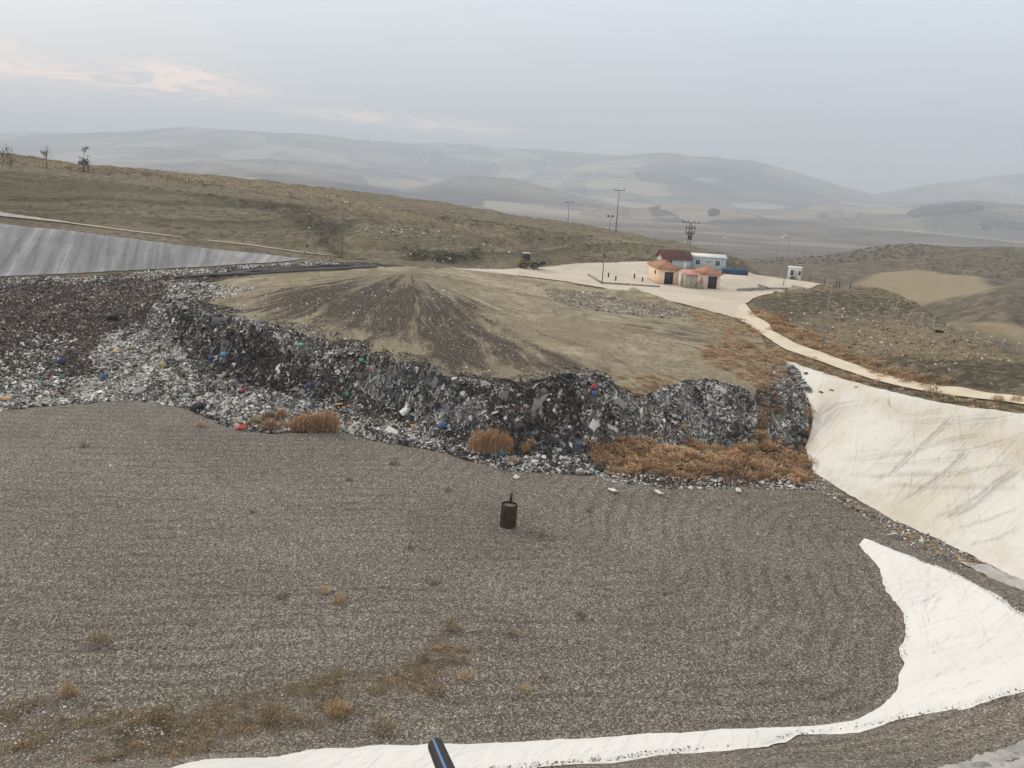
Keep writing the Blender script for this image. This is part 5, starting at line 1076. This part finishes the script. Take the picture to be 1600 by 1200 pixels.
mass(rand_in([(0,272),(300,302),(500,325),(640,345),(800,385),(1000,402),(1130,410),(900,408),(640,405),(560,398),(480,396),(300,372),(0,336)], 1500, noise_=6, sc=10), smalld+small[3:], (.4, 1.2))
mass(rand_in([(630,392),(750,388),(752,410),(640,406)], 200, noise_=1), smalld, (.7, 1.6))
mass(rand_in(hummock, 1300, True, 1.5, 3, 7), small, (.4, .9)); mass(rand_in([(1180,475),(1420,465),(1480,505),(1600,558),(1600,612),(1430,590),(1330,560),(1230,510)], 1500, noise_=4, sc=7), smalld+small[3:], (.4, 1.0))
flush('dry_grass', 'dry tan grass and low scrub on the slopes', M['weed'])
gw = [blades(26, .34, .30, .012, col=(.27, .195, .11)) for _ in range(3)]+[blades(26, .34, .26, .012, col=(.17, .13, .075)) for _ in range(2)]
q_ = RNG.uniform((-30, 26), (4, 48), (14000, 2)); q_ = q_[(a_weed(q_[:, 0], q_[:, 1]) > .45) & (fbm(q_[:, 0], q_[:, 1], 2.2, 3, 88) > -.12)][:3600]
mass(q_, gw, (.5, 1.3), -.02); flush('sparse_grass', 'thin brown grass patches on the near gravel', M['weed'])
# separate bushes and tufts
BM = {}
def bush_mesh(kind):
    if kind not in BM:
        par = dict(orange=(700, 1, 1, .020, OR), tan=(200, 1, 1, .022, TN), brown=(170, 1, 1, .022, (.26, .19, .115)), dark=(150, 1, .9, .022, DKB), ochre=(300, 1, 1, .02, (.44, .31, .17)), big=(1100, 1, 1, .014, (.46, .285, .16)))[kind]
        V, Fq, c = blades(*par[:4], col=par[4]); BM[kind] = [(V, Fq, c)]
    return BM[kind][0]
def bush(name, px, py, wpx, hpx, kind, lab, cat, group, multi=1):
    p = snap(px, py); k = dist(p)/F; r = wpx*k/2; h = hpx*k*1.05
    V, Fq, c = bush_mesh(kind); Vs, Fs, cs = [], [], []
    for i in range(multi):
        an = RNG.uniform(0, 6.28); s_ = (1 if multi == 1 else RNG.uniform(.42, .78)); ox = 0 if multi == 1 else (i/(multi-1)-.5)*r*1.25; oy = RNG.normal(0, .12)*r if multi > 1 else 0
        W = np.stack([(V[:, 0]*math.cos(an)-V[:, 1]*math.sin(an))*r*s_*1.05+ox, (V[:, 0]*math.sin(an)+V[:, 1]*math.cos(an))*r*s_*.9+oy, V[:, 2]*h*(1 if multi == 1 else RNG.uniform(.55, 1.1))*1.3], 1)
        Vs.append(W); Fs.append(Fq+i*len(V)); cs.append(c)
    o = new_mesh(name, np.concatenate(Vs), np.concatenate(Fs), M['weed'], False, attrs=dict(col=np.concatenate(cs)))
    o.location = p+Vector((0, 0, -.04)); tag(o, lab, cat, group); return o
G1 = 'dry bushes at the foot of the waste'
for a in ((490,672,72,32,'big','largest orange bush in the white litter at the gravel edge',4), (430,652,30,16,'orange','orange bush behind and to one side of the largest bush',2), (432,672,34,20,'orange','paler orange bush touching the side of the largest bush',2), (400,660,22,14,'ochre','small ochre bush closest to the red bag'),
          (768,706,58,40,'big','tall rust coloured bush against the foot of the dark waste face',3), (808,706,40,24,'orange','lower rust bush joined to the tall one on its far side',2), (830,700,16,14,'orange','small rust bush under the dark waste face'), (800,724,20,13,'ochre','small ochre bush in white litter behind the gas well'), (314,668,18,13,'ochre','single faint ochre bush on bare gravel near the litter'), (1457,616,26,18,'tan','pale bush on the bank between the road and the cream sheet'), (1572,628,38,20,'ochre','bushy weed overlapping the near end of the curved road',2), (1085,716,24,14,'tan','pale dry bush within the orange thicket',1)):
    bush('dry_bush', *a[:5], a[5], 'bush', G1, a[6] if len(a) > 6 else 1)
G2 = 'weed tufts on the gravel floor'
for a in ((509,926,24,16,'tan','pale tuft behind the ochre tuft in mid gravel'), (530,946,22,22,'ochre','ochre tuft just below the pale tuft in mid gravel'), (820,1082,24,18,'tan','pale round tuft nearest the white sheet'), (728,1062,26,18,'tan','pale tuft at the end of the thin grass patch'), (156,1006,38,20,'brown','wide low grass tuft alone toward the side'), (108,1090,26,26,'ochre','orange tuft above the grassy corner'), (246,1132,26,24,'dark','dark bushy tuft above white scraps in the near grass'), (528,1118,38,30,'ochre','wide orange tuft in the near grass'), (600,1146,44,30,'brown','open stalky tuft above the white sheet'), (426,1132,36,34,'brown','tall brown tuft in the near grass'), (442,935,22,14,'dark','small dark tuft near the pale and ochre pair'), (705,985,34,20,'brown','brown tuft between the gas well and near grass'), (800,994,26,14,'brown','low brown tuft in line with the gas well'), (907,968,24,20,'dark','dark twiggy tuft on the open gravel'), (616,727,18,16,'dark','dark twig tuft on gravel near the white litter'), (849,838,18,14,'brown','dull low tuft beside the gas well'), (680,1086,40,20,'brown','spreading brown tuft in the middle of the grass patch'), (1320,1086,0,0,'','')):
    if a[4]: bush('weed_tuft', *a[:5], a[5], 'weed', G2)
for px, py, w_ in ((640,858,18),(700,769,16),(132,699,16),(395,803,14),(920,800,14),(985,740,18),(1040,930,14),(545,752,14),(300,980,16),(680,915,20),(1230,905,12),(850,1062,20)):
    bush('weed_tuft', px, py, w_, w_*.6, 'dark', 'tiny dark weed standing alone on the open gravel', 'weed', 'tiny dark weeds on the gravel')
# ------------------------------------------------------------------ larger rubbish pieces
def crumple(name, px, py, wpx, hpx, colr, lab, cat, shape='bag'):
    p = snap(px, py); k = dist(p)/F; r = wpx*k/2; h = hpx*k; V = []; Fc = []; n, mm = 14, 8; sd = abs(hash((px, py))) % 1000
    if shape == 'bag':
        for j in range(mm):
            ph = math.pi*j/(mm-1)
            for i in range(n):
                th = 2*math.pi*i/n; w_ = 1+.32*math.sin(3*th+sd)*math.sin(ph*2+sd)+RNG.normal(0, .10)
                V.append((r*w_*math.sin(ph)*math.cos(th), r*.8*w_*math.sin(ph)*math.sin(th), h*.5-h*.6*math.cos(ph)*-1*w_*.9 if False else h*.45+h*.55*math.cos(ph)*w_))
        Fc = [(j*n+i, j*n+(i+1) % n, (j+1)*n+(i+1) % n, (j+1)*n+i) for j in range(mm-1) for i in range(n)]
    elif shape == 'board':
        t_ = .05; V = []; g = [(i/5-.5, j/3-.5) for j in range(4) for i in range(6)]
        for zz in (0, t_): V += [(u*2*r+RNG.normal(0, .03), v*1.3*r+RNG.normal(0, .03), zz+h*.35*(v+.5)+.10*u*u+.12) for u, v in g]
        q = [(j*6+i, j*6+i+1, (j+1)*6+i+1, (j+1)*6+i) for j in range(3) for i in range(5)]; Fc = [tuple(reversed(a)) for a in q]+[tuple(24+b for b in a) for a in q]
        rim = [0,1,2,3,4,5,11,17,23,22,21,20,19,18,12,6]; Fc += [(a, b, b+24, a+24) for a, b in zip(rim, rim[1:]+rim[:1])]
    o = new_mesh(name, V, Fc, None, shape == 'bag', attrs=dict(col=np.clip(np.tile(np.array(colr)[None], (len(V), 1))*RNG.normal(1, .12, (len(V), 1)), 0, .85)))
    o.data.materials.append(M['litter']); o.location = p+Vector((0, 0, .08)); o.rotation_euler = (RNG.normal(0, .15), RNG.normal(0, .15), RNG.uniform(0, 3)); return tag(o, lab, cat, 'larger pieces of rubbish on the tip')
BL, RD, TL, YL, TA, WH = (.06, .12, .24), (.45, .08, .06), (.06, .20, .17), (.45, .37, .16), (.42, .27, .12), (.72, .71, .68)
for a in ((163,594,9,7,BL,'blue bag in the grey litter below the brown waste slope','bag','bag'), (350,559,11,7,(.12, .26, .44),'bright blue bag low on the dark face near its corner','bag','bag'), (330,564,7,6,BL,'smaller blue bag beside the bright blue one','bag','bag'), (97,570,11,8,(.04, .055, .13),'navy bag in the brown waste slope','bag','bag'), (61,596,6,6,TL,'teal scrap in litter near the edge of the brown waste','scrap','bag'), (255,575,10,8,YL,'yellow sack on the white litter','sack','bag'), (184,552,13,7,TA,'tan cardboard box on the white litter above the yellow sack','box','board'), (9,627,14,8,TA,'tan board at the gravel edge below the litter','board','board'),
          (378,672,17,7,RD,'red bag on the gravel edge by the small ochre bush','bag','bag'), (380,615,7,6,(.35, .05, .05),'dark red bag in white litter above the orange bushes','bag','bag'), (472,544,9,6,(.14, .33, .27),'pale green bag near the top of the dark face','bag','bag'), (565,570,10,6,(.08, .26, .19),'green bottle shaped bag on the crest beside hanging plastic','bag','bag'), (543,622,10,6,TL,'dark green bag where the dark face meets white litter','bag','bag'), (485,607,10,8,(.05, .07, .15),'dark blue bag at the bottom of the dark face','bag','bag'), (529,637,13,6,TA,'tan board in litter just past the dark green bag','board','board'), (648,671,14,7,(.40, .23, .09),'brown board at the foot of the grey hanging plastic','board','board'), (692,672,13,10,BL,'big blue bag in the litter at the end of the dark face','bag','bag'), (421,651,14,7,(.08, .30, .38),'turquoise bag between the two smaller orange bushes','bag','bag'),
          (784,621,9,7,(.10, .2, .38),'blue bag high on the face crest above the rust bushes','bag','bag'), (926,611,9,8,(.40, .06, .09),'crimson bag at the crest beside a blue one','bag','bag'), (928,622,8,7,(.06, .12, .28),'blue bag just under the crimson bag','bag','bag'), (783,713,14,9,(.06, .22, .40),'blue sheet bundle in litter behind the gas well','bag','bag'), (905,701,10,7,(.06, .12, .25),'blue bag at the end of the orange thicket','bag','bag'), (940,738,12,7,(.02, .02, .022),'black bag on the gravel at the litter edge','bag','bag'), (1153,771,10,6,WH,'single white bag on the gravel below the orange thicket','bag','bag'), (1029,775,14,5,WH,'flat white sheet on the gravel in front of the litter','sheet','board'), (958,771,15,4,WH,'long white scrap on the gravel nearest the gas well','sheet','board'), (807,748,12,3,(.6, .58, .54),'pale crumpled scrap on gravel straight behind the gas well','scrap','bag'), (310,640,20,8,(.03, .03, .03),'black bag heap at the litter edge by gravel','bag','bag'), (176,500,18,9,(.035, .03, .028),'black bag in a hollow of the brown waste','bag','bag'), (1255,684,13,9,(.03, .03, .03),'black bag at the cream sheet edge below the last heap','bag','bag'), (1258,738,16,9,(.06, .055, .05),'dark sack by the corner of the cream sheet','sack','bag')):
    crumple('rubbish_'+a[6], *a[:5], a[5], a[6], a[7])
# dark torn flecks on the cream sheet
for px, py, w_, lab in ((1283,621,9,'black shred on the cream sheet nearest the pleated patches'), (1298,618,7,'tiny black shred on the cream sheet farther along'), (1261,590,11,'grey shred between the two pleated patches'), (1337,613,4,'lone speck of black plastic out on the cream sheet')):
    o = crumple('plastic_shred', px, py, w_, 3, (.025, .025, .028), lab, 'shred', 'board'); o.location.z += .22; o['group'] = 'dark shreds on the cream sheet'
# ------------------------------------------------------------------ far things
for px, lab in ((569.5, 'thin radio mast on the far ridge, farther from the village'), (575.5, 'thin radio mast on the far ridge, nearer the village')):
    q = at_far(px, 224, 3000); h = height(q, 202); o = thing('radio_mast', q, lab, 'mast', 0, 'twin radio masts on the far ridge')
    m = MB()
    for k in range(3): m.tube([(7*math.cos(k*2.09), 7*math.sin(k*2.09), -5), (1.2*math.cos(k*2.09), 1.2*math.sin(k*2.09), h)], 1.2, 5)
    m.build('lattice', M['darkmetal'], o); MB().tube([(0, 0, h), (0, 0, h+18)], .8, 5).build('antenna', M['darkmetal'], o)
q = at_far(784.5, 250, 2000); h = height(q, 240.5); k = dist(q)/F
o = thing('minaret', q, 'slender pale minaret in the far village', 'minaret'); MB().lathe([(3.2, -5), (2.6, h*.6), (3.4, h*.62), (3.4, h*.66), (2.2, h*.67), (2.0, h*.88)], 10).build('shaft', M['whitepaint'], o, True); MB().lathe([(2.6, h*.88), (0, h*1.05)], 10).build('spire', M['steel'], o)
q = at_far(778, 251.5, 2000); o = thing('mosque', q, 'small pale domed mosque beside the minaret', 'mosque'); MB().box(-11, 11, -10, 10, -4, 13).build('wall', M['whitepaint'], o); MB().lathe([(8.5*math.cos(a), 13+8.5*math.sin(a)) for a in np.linspace(0, 1.5, 7)], 14).build('dome', M['steel'], o, True)
hs = None; rnd = random.Random(5)
for i in range(22):
    px = rnd.uniform(728, 860) if i < 17 else rnd.uniform(660, 690); py = 253+rnd.uniform(-4, 7)+(px-790)*.04 if i < 17 else 251+rnd.uniform(-3, 3)
    q = at_far(px, py, 2000)
    if hs is None:
        hs = thing('village_house', q, 'tiny pale house of the far village on the hillside', 'house', 0, 'houses of the far village')
        MB().box(-6, 6, -5, 5, -4, 5.5).build('wall', M['whitepaint'], hs); hiproof_ = MB().poly([(-6.8, -5.8, 5.5), (6.8, -5.8, 5.5), (6.8, 5.8, 5.5), (-6.8, 5.8, 5.5), (-6, 0, 8.5), (6, 0, 8.5)], [(0, 1, 5, 4), (1, 2, 5), (2, 3, 4, 5), (3, 0, 4)]); hiproof_.build('roof', M['tile'], hs)
    else:
        o = dup(hs, q, rnd.uniform(-.6, .6)); o.scale = (rnd.uniform(.8, 1.5),)*3
def woods(L, n, lab, r0, s=7, col=(.05, .06, .045)):
    out = []; A = [azel(*q) for q in L]; pxs = np.array(L, float); V, Fc, cc = [], [], []
    for i in range(n):
        lo, hi = pxs.min(0), pxs.max(0)
        for _ in range(40):
            q = RNG.uniform(lo, hi)
            if sdf(np.array([q[0]]), np.array([q[1]]), pxs)[0] < 0: break
        p = at_far(q[0], q[1], r0); h = s*RNG.uniform(.6, 1.4); b = len(V); k = 7
        for z, rr in ((0, .3), (.2, .75), (.55, .8), (.85, .5), (1.0, .06)):
            for j in range(k): w_ = rr*h*RNG.uniform(.6, 1.25)*.8; V.append((p[0]+w_*math.cos(6.283*j/k), p[1]+w_*math.sin(6.283*j/k), p[2]-1+z*h*RNG.uniform(.92, 1.1)))
        Fc += [(b+a*k+j, b+a*k+(j+1) % k, b+(a+1)*k+(j+1) % k, b+(a+1)*k+j) for a in range(4) for j in range(k)]
        cc += [np.array(col)*RNG.uniform(.7, 1.3)]*(5*k)
    o = new_mesh('distant_woodland', V, Fc, M['weed'], False, attrs=dict(col=np.array(cc))); o['kind'] = 'stuff'; o['label'] = lab
woods([(990,271),(1050,272),(1130,296),(1125,303),(1060,290),(1000,284)], 900, 'dark strip of woodland on the far hillside', 2500, 9, (.075, .085, .06))
woods([(1418,333),(1440,326),(1530,322),(1535,328),(1470,337),(1425,340)], 600, 'dark wood on the far valley floor', 1500, 8, (.07, .078, .055))
woods([(1110,333),(1120,330),(1125,340),(1110,342)], 20, 'clump of trees below the hummock', 1200, 9); woods([(730,256),(870,250),(860,262),(740,265)], 60, 'trees among the far village', 2000, 9)
woods([(1530,352),(1600,348),(1600,360),(1540,362)], 60, 'scrubby trees on the valley floor', 900, 8)
woods([(1160,398),(1340,372),(1480,380),(1430,404),(1300,412),(1200,414)], 420, 'low shrubs on the near valley floor', 420, 1.5, (.11, .095, .065)); woods([(1420,395),(1600,382),(1600,440),(1540,432),(1420,420)], 520, 'low shrubs on the brown hill past the fields', 380, 1.1, (.12, .098, .068)); woods([(1480,476),(1600,452),(1600,510),(1490,500)], 320, 'low shrubs on the knoll beside the field', 230, .8, (.12, .1, .07))
# ------------------------------------------------------------------ light, sky, haze
w = bpy.data.worlds.new('World'); S.world = w; w.use_nodes = True; wt = w.node_tree; wt.nodes.clear()
SUN_EL, SUN_AZ = R(26), R(-52)         # azimuth measured from +Y towards +X: the brighter left side
t = NT.__new__(NT); t.t = wt
out = wt.nodes.new('ShaderNodeOutputWorld'); bg = wt.nodes.new('ShaderNodeBackground'); wt.links.new(bg.outputs[0], out.inputs[0]); bg.inputs[1].default_value = .1
sky = wt.nodes.new('ShaderNodeTexSky'); sky.sky_type = 'NISHITA'; sky.sun_disc = False; sky.sun_elevation = SUN_EL; sky.sun_rotation = SUN_AZ; sky.dust_density = 4; sky.air_density = 1.2
g = wt.nodes.new('ShaderNodeTexCoord').outputs['Generated']; q = t.sep(g)
el = t.math('ARCSINE', q[2]); az = t.math('ARCTAN2', q[0], q[1])
base = t.ramp(t.math('ADD', t.math('MULTIPLY', el, .6366), 0.), [(0, (5.7, 6.0, 6.5)), (.045, (6.1, 6.55, 7.15)), (.12, (7.7, 8.3, 9.0)), (.3, (9.4, 9.7, 9.9)), (1, (12.6, 12.0, 11.3))])
lft = t.ss(az, .35, -.6); base = t.mix(t.math('MULTIPLY', lft, .5), base, t.mix(1, base, (1.22, 1.16, 1.10), 'MULTIPLY'))
nz = t.noise(t.comb(t.math('MULTIPLY', az, 5), t.math('MULTIPLY', el, 22)), 1, 6, .6, .4)
base = t.mix(t.math('MULTIPLY', t.ss(nz, .35, .7), .28), base, t.mix(1, base, (.86, .88, .91), 'MULTIPLY'))
wisp = t.noise(t.comb(t.math('MULTIPLY', az, 16), t.math('MULTIPLY', el, 95)), 1, 6, .62, 1.3)
tot = None
for (px, py, sa, se, gn, sl) in ((300,125,.06,.0125,1.6,-.02),(60,112,.10,.009,.9,.0),(30,78,.05,.008,.55,0),(560,182,.085,.0065,1.2,0),(690,194,.085,.007,.8,0),(190,128,.06,.006,.5,0),(310,150,.03,.004,.6,0)):
    a0, e0 = azel(px, py); da = t.math('DIVIDE', t.math('SUBTRACT', az, a0), sa)
    de = t.math('DIVIDE', t.math('SUBTRACT', t.math('SUBTRACT', el, math.atan(e0)), t.math('MULTIPLY', t.math('SUBTRACT', az, a0), sl-.05)), se)
    gg = t.math('MULTIPLY', t.math('EXPONENT', t.math('MULTIPLY', t.math('ADD', t.math('MULTIPLY', da, da), t.math('MULTIPLY', de, de)), -1)), gn)
    tot = gg if tot is None else t.math('ADD', tot, gg)
cm = t.math('MULTIPLY', tot, t.ss(wisp, .38, .60), clamp=True)
base = t.mix(t.math('MULTIPLY', cm, .95), base, (11.0, 9.0, 8.2))
col = t.mix(.88, sky.outputs[0], base); wt.links.new(col, bg.inputs[0])
sl = bpy.data.lights.new('sun', 'SUN'); sl.energy = 1.4; sl.angle = R(12); sl.color = (1, .92, .80)
so = bpy.data.objects.new('sun', sl); C.objects.link(so); dv = Vector((math.sin(SUN_AZ)*math.cos(SUN_EL), math.cos(SUN_AZ)*math.cos(SUN_EL), math.sin(SUN_EL)))
so.rotation_euler = dv.to_track_quat('Z', 'Y').to_euler(); so.location = (0, 0, 600)
hz = bpy.data.materials.new('haze'); hz.use_nodes = True; ht = hz.node_tree; ht.nodes.clear()
ho = ht.nodes.new('ShaderNodeOutputMaterial'); hv = ht.nodes.new('ShaderNodeVolumePrincipled'); ht.links.new(hv.outputs[0], ho.inputs['Volume'])
hv.inputs['Color'].default_value = (.735, .81, .905, 1); hv.inputs['Density'].default_value = 2.7e-4; hv.inputs['Anisotropy'].default_value = .1
x0, x1, y0, y1, z0, z1 = -17000, 17000, -300, 17000, -100, 240
hb = new_mesh('haze', [(x, y, z) for z in (z0, z1) for y in (y0, y1) for x in (x0, x1)], [(0, 2, 3, 1), (4, 5, 7, 6), (0, 1, 5, 4), (2, 6, 7, 3), (0, 4, 6, 2), (1, 3, 7, 5)], hz, False); hb['kind'] = 'stuff'
S.view_settings.view_transform = 'Standard'; S.view_settings.look = 'None'; S.view_settings.exposure = 0.06; S.view_settings.gamma = 1
S.render.engine = 'CYCLES'; cy = S.cycles
cy.max_bounces = 6; cy.diffuse_bounces = 3; cy.glossy_bounces = 2; cy.volume_bounces = 2; cy.transparent_max_bounces = 8
cy.use_denoising = True; cy.denoiser = 'OPENIMAGEDENOISE'; cy.denoising_input_passes = 'RGB_ALBEDO_NORMAL'; cy.denoising_prefilter = 'ACCURATE'
